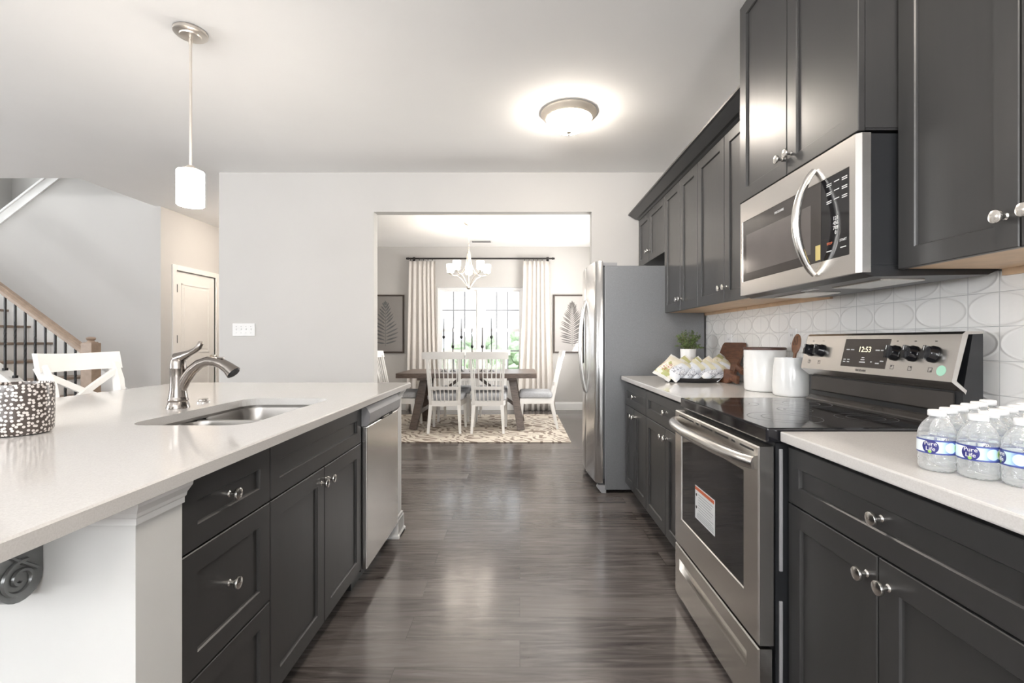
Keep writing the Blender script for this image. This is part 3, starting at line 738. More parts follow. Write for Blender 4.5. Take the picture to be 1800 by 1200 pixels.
# ------------------------------------------------------------------ range
def stove():
    y0, y1 = 1.409, 2.166; yc = (y0+y1)/2; xf = .712
    t = thing('range', 'stainless electric range with black glass cooktop between the counters', 'stove', (1.05, yc, 0))
    m = MB(); m.box(.765, 1.40, y0+.004, y1-.004, .035, .872); m.done('body', 'black_satin', t)
    # embossed channels on the side
    m = MB()
    for z0, z1 in ((.49, .855), (.06, .40)): m.box(.775, .785, y0-.0005, y0+.006, z0, z1, .002)
    m.done('side_channel', 'plastic_grey', t)
    m = MB()
    for x in (.80, 1.36):
        for y in (y0+.04, y1-.04): m.cyl((x, y, 0), (x, y, .036), .016)
    m.done('foot', 'black_satin', t)
    # cooktop
    m = MB(); m.box(.736, 1.33, y0, y1, .874, .918, .006); ct = m.done('cooktop', 'black_gloss', t)
    m = MB()
    for bx, by, r in ((.90, y0+.20, .115), (.90, y1-.19, .09), (1.17, y0+.19, .09), (1.17, y1-.20, .11), (1.04, yc, .06)):
        for rr in (r, r*.62):
            m.loops([[(bx+q_*cos(a*pi/24), by+q_*sin(a*pi/24), .9183) for a in range(48)] for q_ in (rr, rr-.0016)], cap0=False, cap1=False)
    m.done('burner_marking', 'burner_ring', ct)
    # oven door
    m = MB(); dz0, dz1 = .268, .862; gy0, gy1, gz0, gz1 = 1.503, 2.085, .390, .768
    def ring(ya, yb, za, zb, x): return [(x, ya, za), (x, yb, za), (x, yb, zb), (x, ya, zb)]
    m.loops([ring(y0, y1, dz0, dz1, xf+.045), ring(y0, y1, dz0, dz1, xf+.004), ring(y0+.004, y1-.004, dz0+.004, dz1-.004, xf), ring(gy0, gy1, gz0, gz1, xf), ring(gy0+.003, gy1-.003, gz0+.003, gz1-.003, xf+.006)])
    d = m.done('oven_door', 'stainless', t)
    m = MB(); m.box(xf+.004, xf+.0055, gy0+.004, gy1-.004, gz0+.004, gz1-.004); m.done('door_glass', 'oven_glass', d)
    m = MB()
    for a, b in ((.03, .12), (.155, .18), (.205, .315), (.34, .45), (.475, .50), (.53, .70)):
        m.box(xf-.0006, xf+.002, y0+a, y0+b, .842, .848)
    m.box(xf-.0006, xf+.002, y0+.06, y0+.14, .782, .788); m.done('vent_slot', 'dark_gap', d)
    hp = []
    for i in range(21):
        u = i/20; hp.append((xf-.004-.058*sin(pi*u)**.6, y0+.012+(y1-y0-.024)*u, .812+.006*sin(pi*u)))
    m = MB(); m.tube(hp, .021, 14, flat=1.0); m.done('handle', 'stainless', d, True)
    # paper sticker on the glass
    sy0, sy1, sz0, sz1 = 1.735, 1.925, .460, .592
    m = MB(); m.box(xf+.0022, xf+.0038, sy0, sy1, sz0, sz1); st = m.done('sticker', 'paper_white', d); st['label'] = 'white instruction sticker with an orange header'
    m = MB(); m.box(xf+.0016, xf+.0024, sy0+.001, sy1-.001, sz1-.016, sz1-.003); m.done('sticker_header', 'red_orange', st)
    m = MB()
    for k in range(8): m.box(xf+.0016, xf+.0024, sy0+.01+.012*(k % 3), sy1-.035, sz1-.030-k*.0105, sz1-.0275-k*.0105)
    for k in range(3): m.box(xf+.0016, xf+.0024, sy0+.005, sy1-.02, sz0+.008+k*.007, sz0+.0105+k*.007)
    m.done('sticker_print', 'ink_grey', st)
    m = MB()
    for z in (sz1-.035, sz1-.085): m.cyl((xf+.0014, sy1-.015, z), (xf+.0024, sy1-.015, z), .006)
    m.done('sticker_symbol', 'ink_black', st)
    # drawer
    m = MB(); zz0, zz1 = .032, .258; ry0, ry1, rz0, rz1 = y0+.075, y1-.055, .155, .205
    m.loops([ring(y0, y1, zz0, zz1, xf+.04), ring(y0, y1, zz0, zz1, xf+.004), ring(y0+.004, y1-.004, zz0+.004, zz1-.004, xf), ring(ry0, ry1, rz0, rz1, xf), ring(ry0+.004, ry1-.004, rz0+.004, rz1-.018, xf+.022)])
    m.done('storage_drawer', 'stainless', t)
    # backguard
    m = MB(); pr = [(1.385, .875), (1.385, 1.205), (1.355, 1.205), (1.325, 1.025), (1.325, .875)]
    m.prism(pr, 'y', y0+.003, y1-.003); m.done('backguard_body', 'black_satin', t)
    m = MB(); m.prism([(1.330, 1.018), (1.326, 1.024), (1.288, 1.055), (1.321, 1.199), (1.330, 1.207), (1.384, 1.207), (1.384, 1.200), (1.338, 1.198), (1.303, 1.058), (1.334, 1.03)], 'y', y0, y1)
    cpn = m.done('control_panel', 'stainless', t)
    m = MB(); m.prism([(1.3245, .940), (1.318, .936), (1.302, .924), (1.300, .9185), (1.3245, .9185)], 'y', y0+.02, y1-.02); m.done('backguard_strip', 'black_enamel', t)
    m = MB(); m.prism([(1.3245, 1.022), (1.3195, 1.020), (1.3175, .962), (1.3245, .956)], 'y', y0+.03, y1-.03); m.done('backguard_panel', 'black_enamel', t)
    # face coordinate: from bottom (1.288,1.055) to top (1.321,1.199)
    dv = Vector((1.321-1.288, 0, 1.199-1.055)); L = dv.length; dv.normalize(); nv = Vector((-dv.z, 0, dv.x))
    F = lambda y, f, o=0: Vector((1.288, y, 1.055))+dv*(L*f)+nv*o
    def plate(m, ya, yb, f0, f1, o):
        m.loops([[F(ya, f0, k), F(yb, f0, k), F(yb, f1, k), F(ya, f1, k)] for k in (-.001, o)])
    m = MB(); plate(m, 1.675, 1.905, .16, .90, .0012); dp = m.done('display', 'display_brown', cpn)
    text('12:53', .030, F(1.79, .62, .0014), (0, -1, 0), dv, 'clock_digits', dp, 'clock_lettering')
    m = MB()
    for y, f, w in ((1.88, .60, .018), (1.855, .60, .018), (1.888, .33, .013), (1.866, .33, .013), (1.79, .40, .014), (1.79, .28, .030), (1.745, .30, .008), (1.725, .60, .020), (1.70, .60, .018), (1.715, .27, .018), (1.695, .33, .016), (1.888, .27, .013), (1.866, .27, .013), (1.79, .345, .02)):
        plate(m, y-w/2, y+w/2, f, f+.028, .0016)
    m.done('key_lettering', 'ink_white', dp)
    text('FRIGIDAIRE', .011, F(1.79, .075, .0004), (0, -1, 0), dv, 'mark_dark', cpn, 'logo_lettering')
    for y in (2.115, 2.045, 1.645, 1.57, 1.492):
        m = MB(); b = F(y, .56, 0); m.lathe([(.027, 0), (.027, .006), (.0235, .010), (.0225, .022), (.020, .026), (0, .026)], b, nv, 24)
        q0, q1 = F(y, .56, .024), F(y, .56, .024)
        m.bar(b+nv*.024-dv*.022, b+nv*.024+dv*.022, .011, .020, up=nv); k = m.done('knob', 'black_gloss', cpn, True)
        m = MB(); m.bar(b+nv*.0345+dv*.006, b+nv*.0345+dv*.02, .002, .0012, up=nv); m.done('pointer', 'ink_white', k)
    m = MB()
    for i, y in enumerate((2.115, 2.045, 1.645, 1.57, 1.492)):
        f = .17; w = .0075
        for a, b, c_, d_ in ((-w, w, 0, .012), (-w, w, .09, .102), (-w, -w+.0014, 0, .10), (w-.0014, w, 0, .10)): plate(m, y+a, y+b, f+c_, f+d_, .0004)
        o = ((-.4, .05), (.4, .05), (.4, .06), (-.4, .06), (-.4, .01))[i]; plate(m, y+w*o[0]-.002, y+w*o[0]+.002, f+o[1], f+o[1]+.03, .0005)
        plate(m, y-.004, y+.004, .84, .86, .0004)
    m.done('burner_lettering', 'mark_dark', cpn)
    m = MB(); m.lathe([(.0165, -.001), (.0165, .0006), (0, .0006)], F(1.452, .22, 0), nv, 24); s_ = m.done('energy_sticker', 'mint_sticker', cpn); s_['label'] = 'round mint green sticker'
stove()

# ------------------------------------------------------------------ microwave
def microwave():
    y0, y1 = 1.407, 2.166; xf = 1.008; z0, z1 = 1.383, 1.80
    t = thing('microwave', 'stainless over-range microwave with a bowed chrome handle', 'microwave', (1.22, (y0+y1)/2, z0))
    m = MB(); m.box(xf+.038, XW-.012, y0+.004, y1-.004, z0+.022, z1-.002); m.done('case', 'black_satin', t)
    m = MB(); m.prism([(xf+.010, z0+.003), (xf+.05, z0-.012), (XW-.05, z0-.006), (XW-.012, z0+.012), (XW-.012, z0+.0215), (xf+.010, z0+.0215)], 'y', y0+.004, y1-.004); b = m.done('base_pan', 'black_satin', t)
    for a, c_ in ((y0+.07, y0+.30), (y1-.30, y1-.07)):
        m = MB(); m.box(xf+.12, xf+.26, a, c_, z0-.016, z0-.008, .002); m.done('grease_filter', 'stainless', b)
    m = MB(); m.box(xf+.08, xf+.10, y0+.34, y0+.42, z0-.0145, z0-.009); m.done('lamp_cover', 'plate_white', b)
    m = MB(); wy0, wy1, wz0, wz1 = 1.445, 2.140, z0+.060, z0+.330
    def ring(ya, yb, za, zb, x): return [(x, ya, za), (x, yb, za), (x, yb, zb), (x, ya, zb)]
    m.loops([ring(y0, y1, z0, z1, xf+.038), ring(y0, y1, z0, z1, xf+.012), ring(y0+.012, y1-.008, z0, z1, xf), ring(wy0, wy1, wz0, wz1, xf), ring(wy0+.002, wy1-.002, wz0+.002, wz1-.002, xf+.004)])
    d = m.done('door', 'stainless', t)
    m = MB(); m.box(xf+.002, xf+.0038, 1.585, wy1-.002, wz0+.002, wz1-.002); g = m.done('door_glass', 'micro_glass', d)
    m = MB(); m.box(xf+.0012, xf+.0022, 1.64, wy1-.035, wz0+.035, wz1-.065); m.done('window_screen', 'micro_screen', g)
    m = MB(); m.box(xf+.002, xf+.0038, wy0+.002, 1.583, wz0+.002, wz1-.002); kp = m.done('keypad', 'black_gloss', d)
    o = xf+.0014
    for i, row in enumerate(('1 2 3', '4 5 6', '7 8 9', '0')):
        pass
    m0 = None
    text('123\n456\n789\n0', .017, (o, 1.510, z0+.165), (0, -1, 0), (0, 0, 1), 'ink_white', kp, 'digit_lettering')
    text('START', .011, (o, 1.475, z0+.112), (0, -1, 0), (0, 0, 1), 'ink_white', kp, 'start_lettering')
    text('STOP', .011, (o, 1.54, z0+.112), (0, -1, 0), (0, 0, 1), 'red_orange', kp, 'stop_lettering')
    m = MB()
    for r in range(3):
        for c_ in range(3):
            y = 1.545-c_*.037; z = z0+.305-r*.028
            for k in range(1 if c_ == 1 else 2): m.box(o, xf+.0022, y-.014, y+.010, z-.006*k, z-.006*k+.0028)
    m.box(o, xf+.0022, 1.53, 1.555, z0+.086, z0+.089); m.box(o, xf+.0022, 1.462, 1.488, z0+.088, z0+.091); m.done('key_lettering', 'ink_white', kp)
    m = MB(); m.box(xf+.0005, xf+.002, 1.588, 1.612, z0+.068, z0+.118); s_ = m.done('energy_tag', 'yellow_tag', d); s_['label'] = 'small yellow sticker'
    text('FRIGIDAIRE', .013, (o, 1.84, wz1-.030), (0, -1, 0), (0, 0, 1), 'ink_white', g, 'logo_lettering')
    hp = []
    for i in range(25):
        u = i/24; hp.append((xf-.004-.062*sin(pi*u)**.75, 1.612, z0+.020+.355*u))
    m = MB(); m.tube(hp, [.010+.005*sin(pi*i/24) for i in range(25)], 14); m.done('handle', 'chrome', d, True)
microwave()

# ------------------------------------------------------------------ refrigerator
def fridge():
    y0, y1 = 3.645, 4.45; xb = .655; xf = .588; zt = 1.757
    t = thing('refrigerator', 'side-by-side stainless refrigerator with grey sides at the end of the counter', 'refrigerator', (1.0, (y0+y1)/2, 0))
    m = MB(); m.box(xb, 1.425, y0, y1, .025, zt, .006); m.done('cabinet', 'fridge_side', t)
    m = MB()
    m.box(xb-.012, xb, y0+.012, y1-.012, .11, zt-.01); m.done('gasket', 'gasket', t)
    ym = 4.03
    def door(a, b):
        m = MB(); n = 12; rings = []
        for z in (.075, .08, 1.79, 1.795):
            e = .004 if z in (.075, 1.795) else 0
            r = [(xb-.014, a+e), (xb-.014, b-e)]
            fr = []
            for i in range(n+1):
                y = a+(b-a)*i/n; yy = min(max(y, a+e), b-e); u = (y-y0)/(y1-y0)
                ed = min((y-a), (b-y)); rd = .012*max(0, 1-ed/.015)**2
                fr.append((xf-.030*sin(pi*u)+rd+e, yy))
            rings.append([(x, y, z) for x, y in r+fr[::-1]])
        m.loops(rings); return m.done('door', 'stainless_fridge', t, True, angle=50)
    dn, df = door(y0+.002, ym-.004), door(ym+.004, y1-.002)
    for d, y in ((dn, ym-.045), (df, ym+.045)):
        hp = [(xf-.026-.048*sin(pi*i/20)**.7, y, .74+.78*i/20) for i in range(21)]
        m = MB(); m.tube(hp, .0100, 12, 1.2); m.done('handle', 'stainless', d, True)
    m = MB(); m.box(xf-.034, xf-.01, ym+.12, ym+.34, .98, 1.36, .006); dsp = m.done('dispenser', 'black_gloss', df)
    m = MB(); m.box(xf-.04, xf-.033, ym+.14, ym+.32, 1.27, 1.34); m.done('dispenser_buttons', 'plastic_grey', dsp)
    for a, b in ((y0+.02, y0+.09), (y1-.09, y1-.02)):
        m = MB(); m.box(xb-.04, xb+.10, a, b, zt+.0005, zt+.028, .004); m.done('hinge_cover', 'plastic_grey', t)
    m = MB(); m.box(xb-.03, xb, y0+.05, y1-.05, .02, .07); m.done('kick_grille', 'black_satin', t)
    for a, b in ((y0+.002, y0+.05), (y1-.05, y1-.002)):
        m = MB(); m.prism([(xb+.01, .0), (xb-.025, .002), (xb-.06, .045), (xb-.05, .062), (xb+.01, .062)], 'y', a, b); m.done('foot_cover', 'plastic_grey', t)
    m = MB()
    for y in (y0+.1, y1-.1): m.cyl((1.36, y-.02, .024), (1.36, y+.02, .024), .024)
    m.done('roller', 'black_satin', t)
fridge()

# ------------------------------------------------------------------ things on the worktop by the fridge
CZ = .9105
def canister():
    c = (1.313, 2.535, CZ)
    t = thing('canister', 'wide white ceramic canister with a dark wooden lid beside the utensil crock', 'canister', c)
    m = MB(); m.lathe([(.088, 0), (.095, .003), (.100, .012), (.102, .06), (.1025, .215), (.100, .219), (.096, .219), (.096, .02), (0, .018)], c, seg=40); b = m.done('jar', 'porcelain', t, True)
    m = MB(); m.lathe([(.095, .2195), (.1035, .2195), (.1045, .223), (.1035, .231), (.098, .233), (0, .233)], c, seg=40); m.done('lid', 'lid_wood', t, True)
canister()
def crock():
    c = (1.325, 2.31, CZ)
    t = thing('utensil_crock', 'smaller white ceramic crock holding a wooden spoon next to the range', 'crock', c)
    m = MB(); m.lathe([(.070, 0), (.076, .003), (.080, .012), (.082, .05), (.078, .12), (.072, .175), (.070, .186), (.066, .186), (.068, .17), (.076, .05), (.072, .02), (0, .018)], c, seg=40); m.done('jar', 'porcelain', t, True)
    s = thing('wooden_spoon', 'slotted dark wooden spoon standing in the white crock', 'spoon', (c[0]+.015, c[1], CZ+.02))
    b = Vector((c[0]-.01, c[1]-.01, CZ+.022)); e = Vector((c[0]+.034, c[1]+.02, CZ+.215)); d = (e-b).normalized()
    m = MB(); m.tube([b, b+(e-b)*.5, e], [.006, .0065, .008], 10); m.done('spoon_handle', 'spoon_wood', s, True)
    pts = []; rad = []
    for i in range(13):
        u = i/12; pts.append(e-d*.01+d*.098*u); rad.append(.009+.019*sin(pi*min(1, u*1.02))**.7 if u < 1 else .006)
    m = MB()
    rings = []
    side = Vector((.25, -.97, 0)).normalized(); side = (side-d*side.dot(d)).normalized(); nn = d.cross(side)
    for p_, r_ in zip(pts, rad): rings.append([p_+side*(r_*cos(a*pi/8))+nn*(.006*sin(a*pi/8)) for a in range(16)])
    m.loops(rings); bw = m.done('spoon_bowl', 'spoon_wood', s, True)
    m = MB()
    for k in (-1, 0, 1):
        c0 = e+d*.03+side*(.009*k)
        for sg in (1, -1): m.bar(c0+nn*(.0058*sg), c0+d*.045+nn*(.0058*sg), .002, .002, up=nn)
    m.done('slot', 'ink_black', bw)
crock()
def boards():
    def board(label, y, x, w, h, lean, hw, hx, zshift=0):
        t = thing('cutting_board', label, 'cutting board', (x, y, CZ))
        m = MB()
        pts = rrect(-w/2, w/2, 0, h, .03, 4)
        th = .018
        def Q(a, b, o):   # board stands in the y-z plane, leaning on the tiled wall
            return (x+lean*b/h+o, y+a, CZ+b)
        m.loops([[Q(a, b, o) for a, b in pts] for o in (0, th)]); bd = m.done('board', 'walnut', t)
        return t, Q, bd
    t, Q, bd = board('walnut paddle cutting board leaning on the tiles behind the snack tray', 3.13, 1.325, .31, .255, .09, 0, 0)
    m = MB(); m.bar(Q(-.15, .105, .009), Q(-.25, .075, .009), .018, .034, up=(0, 0, 1)); m.done('board_handle', 'walnut', t)
    t2, Q2, bd2 = board('long walnut serving board lying behind the snack tray, low against the tiles', 3.12, 1.295, .36, .085, .02, 0, 0)
    m = MB(); m.bar(Q2(-.175, .045, .009), Q2(-.28, .03, .009), .018, .045, up=(0, 0, 1)); m.done('board_handle', 'walnut', t2)
boards()
def tray():
    c = (1.145, 3.12, CZ)
    t = thing('serving_tray', 'black oval tray heaped with snack bags on the counter', 'tray', c)
    m = MB(); rx, ry = .188, .15
    rings = []
    for k, z in ((.86, 0), (.97, .018), (1.0, .028), (.985, .029), (.94, .018), (.84, .004)):
        rings.append([(c[0]+rx*k*cos(i*pi/24), c[1]+ry*k*sin(i*pi/24), CZ+z) for i in range(48)])
    m.loops(rings); m.done('dish', 'tray_black', t, True)
tray()
def bag(label, loc, rot, w, h, mat):
    m = MB(); nx, nz = 10, 14
    def pt(i, j, s):
        u, v = 2*i/nx-1, 2*j/nz-1
        th = .021*max(0, 1-u*u)**.5*max(0, 1-abs(v)**3)**.8
        cr = .0022*sin(i*pi*1.5+.5)*(abs(v)**6)
        return Vector((u*w/2*(1-.06*(1-v*v)), s*(th+.0006)+cr+.003*sin(3*u+4*v), v*h/2))
    f = [[m.bm.verts.new(pt(i, j, 1)) for i in range(nx+1)] for j in range(nz+1)]
    b = [[m.bm.verts.new(pt(i, j, -1)) for i in range(nx+1)] for j in range(nz+1)]
    for j in range(nz):
        for i in range(nx):
            m.bm.faces.new((f[j][i], f[j][i+1], f[j+1][i+1], f[j+1][i])); m.bm.faces.new((b[j][i+1], b[j][i], b[j+1][i], b[j+1][i+1]))
        for i in (0, nx): m.bm.faces.new((f[j][i], f[j+1][i], b[j+1][i], b[j][i]))
    for j in (0, nz):
        for i in range(nx): m.bm.faces.new((f[j][i+1], f[j][i], b[j][i], b[j][i+1]))
    o = m.done('snack_bag', mat, None, True, loc=(0, 0, 0)); o.location = loc; o.rotation_euler = rot
    return tag(o, label, 'snack bag', 'snack bags on the black tray')
ordn = ('first', 'second', 'third', 'fourth', 'fifth')
rb = random.Random(11)
def lay(yaw, pitch):
    L = Vector((cos(pitch)*cos(yaw), cos(pitch)*sin(yaw), sin(pitch))); N = Vector((-.15, -.66, .74)); N = (N-L*N.dot(L)).normalized(); X = N.cross(L)
    return Matrix((X, N, L)).transposed().to_euler()
for i in range(5):
    bag('silver white snack bag, %s from the aisle in the front row on the tray' % ordn[i], (1.035+.068*i, 3.065+rb.uniform(-.008, .008), CZ+.072+rb.uniform(-.004, .006)), lay(radians(14+rb.uniform(-10, 10)), radians(30+rb.uniform(-6, 8))), .105, .185, 'bag_white')
for i in range(4):
    bag('cream and olive snack bag, %s from the aisle in the rear row on the tray' % ordn[i], (1.06+.082*i, 3.155, CZ+.098+rb.uniform(-.006, .010)), lay(radians(10+rb.uniform(-8, 8)), radians(26+rb.uniform(-8, 10))), .115, .19, ('bag_cream', 'bag_cream', 'bag_green', 'bag_cream')[i])
bag('snack bag printed with red fruit at the aisle end of the tray', (.985, 3.10, CZ+.090), lay(radians(25), radians(36)), .13, .20, 'bag_green')

def plant():
    c = (1.225, 3.44, CZ)
    t = thing('potted_plant', 'small leafy green plant in a white pot next to the refrigerator', 'plant', c)
    m = MB(); m.lathe([(.042, 0), (.046, .004), (.055, .20), (.0545, .207), (.050, .207), (.049, .185), (0, .183)], c, seg=32); m.done('pot', 'pot_white', t, True)
    m = MB(); m.lathe([(.0495, .184), (.045, .192), (0, .193)], c, seg=24); m.done('soil', 'soil', t, True)
    rnd = random.Random(5); m = MB(); sm = MB(); top = Vector((c[0], c[1], CZ+.185))
    for k in range(60):
        a = rnd.uniform(0, 2*pi); sp = rnd.uniform(.02, .115); hh = rnd.uniform(.06, .185)-sp*.4
        tip = top+Vector((sp*cos(a), sp*sin(a)*.9, hh)); p0 = top+Vector((.02*cos(a), .02*sin(a), 0)); mid = p0.lerp(tip, .55)+Vector((0, 0, .02))
        sm.tube([p0, mid, tip], .0011, 5)
        for q_ in range(14):
            u = .3+.7*q_/13; p_ = (p0.lerp(mid, u/.55) if u < .55 else mid.lerp(tip, (u-.55)/.45))
            d = Vector((rnd.gauss(0, 1), rnd.gauss(0, 1), rnd.gauss(.3, .8))).normalized(); s = d.cross(Vector((rnd.gauss(0, 1), rnd.gauss(0, 1), rnd.gauss(0, 1)))).normalized()
            l, w = rnd.uniform(.010, .017), rnd.uniform(.004, .006); n_ = d.cross(s)*.002
            m.quad(p_, p_+d*l*.5+s*w+n_, p_+d*l, p_+d*l*.5-s*w+n_)
    f = m.done('foliage', 'leaf_green', t); f['kind'] = 'stuff'
    sm.done('stem', 'stem_green', t)
plant()

def outlet(label, y, z, name='outlet'):
    t = thing(name, label, 'outlet', (XW-.009, y, z))
    m = MB(); m.box(XW-.016, XW-.0092, y-.036, y+.036, z-.058, z+.058, .003); pl = m.done('cover_plate', 'plate_white', t)
    for dz in (.022, -.022):
        m = MB(); m.box(XW-.0185, XW-.0155, y-.015, y+.015, z+dz-.014, z+dz+.014, .002); s = m.done('socket', 'plate_white', t)
        m = MB(); m.box(XW-.0190, XW-.0184, y-.007, y-.005, z+dz-.005, z+dz+.006); m.box(XW-.0190, XW-.0184, y+.005, y+.007, z+dz-.005, z+dz+.006); m.done('slot', 'ink_black', s)
outlet('white wall outlet on the tiles behind the spoon', 2.49, 1.185)
outlet('white wall outlet on the tiles above the cutting board', 3.24, 1.165)

# four-gang switch
def switches():
    x, z, y = -2.612, 1.281, YB
    t = thing('light_switch', 'white four-gang light switch plate on the grey wall', 'light switch', (x, y, z))
    m = MB(); m.box(x-.105, x+.105, y-.008, y-.0005, z-.06, z+.06, .003); m.done('cover_plate', 'plate_white', t)
    for k in range(4):
        xx = x-.069+.046*k; m = MB(); m.box(xx-.005, xx+.005, y-.017, y-.007, z-.004, z+.014, .002); m.done('toggle', 'plate_white', t)
    m = MB()
    for k in range(4):
        for dz in (.03, -.03): m.cyl((x-.069+.046*k, y-.0088, z+dz), (x-.069+.046*k, y-.0078, z+dz), .0035)
    m.done('plate_screw', 'screw', t)
switches()

# ------------------------------------------------------------------ bottled water
def bottles():
    root = thing('water_bottle', 'x', 'bottle', (0, 0, 0), 'pack of bottled water on the counter')
    prof = [(0, .002), (.018, .0), (.026, .001), (.0305, .006), (.0315, .013), (.0305, .018), (.0320, .024), (.0312, .030), (.0325, .036), (.0325, .067), (.0312, .070), (.0318, .076), (.0300, .084), (.0245, .096), (.0165, .106), (.0128, .110), (.0128, .1145)]
    m = MB(); m.lathe(prof, (0, 0, 0), seg=36); m.done('bottle_body', 'water_bottle_plastic', root, True, angle=70)
    m = MB(); m.lathe([(.0150, .1125), (.0156, .1135), (.0156, .1225), (.0145, .1245), (0, .125)], (0, 0, 0), seg=32); cap = m.done('cap', 'cap_white', root, True)
    m = MB(); m.lathe([(.0331, .037), (.0331, .066)], (0, 0, 0), seg=48, cap0=False, cap1=False); lb = m.done('label', 'bottle_label', root, True)
    text('Pure\nLife', .0115, (0, 0, 0), (1, 0, 0), (0, 0, 1), 'ink_white', lb, 'logo_lettering', depth=.0004, bend=(-.47, .0334, .0525))
    lb.name = 'wrapper_label'
    o = Vector((.870, .985)); a = Vector((.054, .033)); b = Vector((.033, -.055)); n = 0
    rows = ('row closest to the range', 'second row from the range', 'third row from the range', 'fourth row from the range')
    cnt = ('first', 'second', 'third', 'fourth', 'fifth', 'sixth')
    first = True
    for j in range(4):
        for i in range(6):
            p = o+a*i+b*j
            if p.x > XW-.05 or 914+830*(p.x-.06)/p.y > 1800: continue
            u = atan2(-p.y, -p.x)+ (.15, .12, -.75, .1)[j]+(.0, .5, -.9, 2.0, .7, -.4)[i]
            lab = 'clear water bottle, %s from the counter edge in the %s' % (cnt[i], rows[j])
            if first: root.location = (p.x, p.y, CZ); root.rotation_euler = (0, 0, u); root['label'] = lab; first = False
            else: dup(root, (p.x, p.y, CZ), u, lab)
bottles()

# ------------------------------------------------------------------ lamps
def flush():
    x, y = .342, 3.30
    t = thing('ceiling_light', 'lit frosted dome ceiling light with a nickel rim', 'ceiling light', (x, y, H))
    m = MB(); m.lathe([(.10, 0), (.192, -.002), (.195, -.010), (.190, -.020), (.176, -.028), (.170, -.040), (.160, -.046), (.150, -.040), (.10, -.01)], (x, y, H-.0005), seg=48); m.done('rim', 'rim_nickel', t, True)
    m = MB(); m.lathe([(.158, -.042), (.152, -.062), (.135, -.088), (.105, -.112), (.06, -.130), (.02, -.136), (0, -.1365)], (x, y, H), seg=40, cap0=False); m.done('dome', 'lamp_dome', t, True)
    m = MB(); m.lathe([(.018, -.134), (.020, -.140), (.010, -.146), (.006, -.150), (.008, -.156), (.004, -.162), (0, -.163)], (x, y, H), seg=16); m.done('finial', 'nickel', t, True)
flush()
_l = [o for o in COL.objects if o.name == 'ceiling_light'][0]
dup(_l, (.342, .50, H), 0, 'added unseen frosted dome ceiling light, over the aisle between the bottled water and the island')  # unseen copy of the fixture, added to light the nearer cabinets
def pendant():
    x, y = -1.695, 2.43
    t = thing('pendant_light', 'lit white cylinder pendant on a long nickel rod over the island', 'pendant light', (x, y, H))
    m = MB(); m.lathe([(.074, 0), (.077, -.004), (.077, -.016), (.070, -.022), (.050, -.024), (.048, -.030), (.02, -.034), (0, -.034)], (x, y, H-.0005), seg=36); m.done('canopy', 'nickel', t, True)
    m = MB(); m.cyl((x, y, H-.033), (x, y, 2.075), .0065); m.lathe([(.008, 0), (.008, .03), (.0065, .034)], (x, y, H-.075), seg=14); m.done('rod', 'nickel', t, True)
    m = MB(); m.lathe([(.0, 2.078), (.016, 2.078), (.020, 2.07), (.035, 2.062), (.038, 2.050), (0, 2.050)], (x, y, 0), seg=24); m.done('socket_cap', 'nickel', t, True)
    m = MB(); m.lathe([(.04, 2.052), (.058, 2.050), (.0615, 2.045), (.0615, 1.876), (.058, 1.872), (0, 1.873)], (x, y, 0), seg=36, cap0=False); m.done('shade', 'lamp_shade', t, True)
pendant()
def chandelier():
    x, y = -.694, 6.40
    t = thing('chandelier', 'lit five-shade nickel chandelier hanging above the dining table', 'chandelier', (x, y, H))
    m = MB(); m.lathe([(.062, 0), (.062, -.012), (.045, -.026), (.012, -.032), (0, -.032)], (x, y, H-.0005), seg=28); m.done('canopy', 'nickel', t, True)
    m = MB(); z = H-.03
    k = 0
    while z > 2.405:
        c = [(x+(.008*cos(a*pi/6) if k % 2 else 0), y+(0 if k % 2 else .008*cos(a*pi/6)), z-.016+.018*sin(a*pi/6)) for a in range(13)]
        m.tube(c, .0022, 5); z -= .027; k += 1
    m.done('chain', 'nickel', t, True)
    m = MB(); m.lathe([(.0, 2.41), (.010, 2.405), (.012, 2.385), (.024, 2.375), (.024, 2.35), (.012, 2.34), (.009, 2.33), (.009, 1.93), (.02, 1.92), (.03, 1.905), (.03, 1.885), (.014, 1.872), (0, 1.868)], (x, y, 0), seg=18); m.done('column', 'nickel', t, True)
    for i in range(5):
        a = radians(168+72*i); ca, sa = cos(a), sin(a); R = .262
        Q = lambda r, z: (x+ca*r, y+sa*r, z)
        m = MB(); m.tube([Q(.022, 2.36), Q(.028, 2.28), Q(.045, 2.19), Q(.085, 2.11), Q(.14, 2.065), Q(.20, 2.055), Q(R, 2.085)], .0058, 8); m.tube([Q(.02, 1.90), Q(.06, 1.955), Q(.11, 2.02), Q(.17, 2.056)], .0055, 8)
        m.lathe([(.008, 2.08), (.026, 2.088), (.030, 2.10), (.018, 2.104)], Q(R, 0), seg=16); ar = m.done('arm', 'nickel', t, True)
        m = MB(); m.lathe([(.02, 2.104), (.040, 2.106), (.047, 2.116), (.052, 2.22), (.049, 2.22), (.044, 2.118), (0, 2.112)], Q(R, 0), seg=24, cap0=False); m.done('shade', 'chandelier_shade', ar, True)
chandelier()
def hall_light():
    x, y = -3.25, 6.2
    t = thing('hall_light', 'warm hall ceiling light glowing behind the wall corner', 'ceiling light', (x, y, H))
    m = MB(); m.lathe([(.15, 0), (.15, -.02), (.13, -.03)], (x, y, H-.0005), seg=32); m.done('rim', 'nickel', t, True)
    m = MB(); m.lathe([(.128, -.03), (.11, -.07), (.06, -.10), (0, -.11)], (x, y, H), seg=32, cap0=False); m.done('dome', 'hall_lamp', t, True)
hall_light()
m = MB(); m.box(-.80, -.44, 7.5, 7.66, H-.008, H-.0005, .002)
v = thing('ceiling_vent', 'white air vent in the dining room ceiling', 'vent', (-.62, 7.58, H)); m.done('vent_frame', 'plate_white', v)
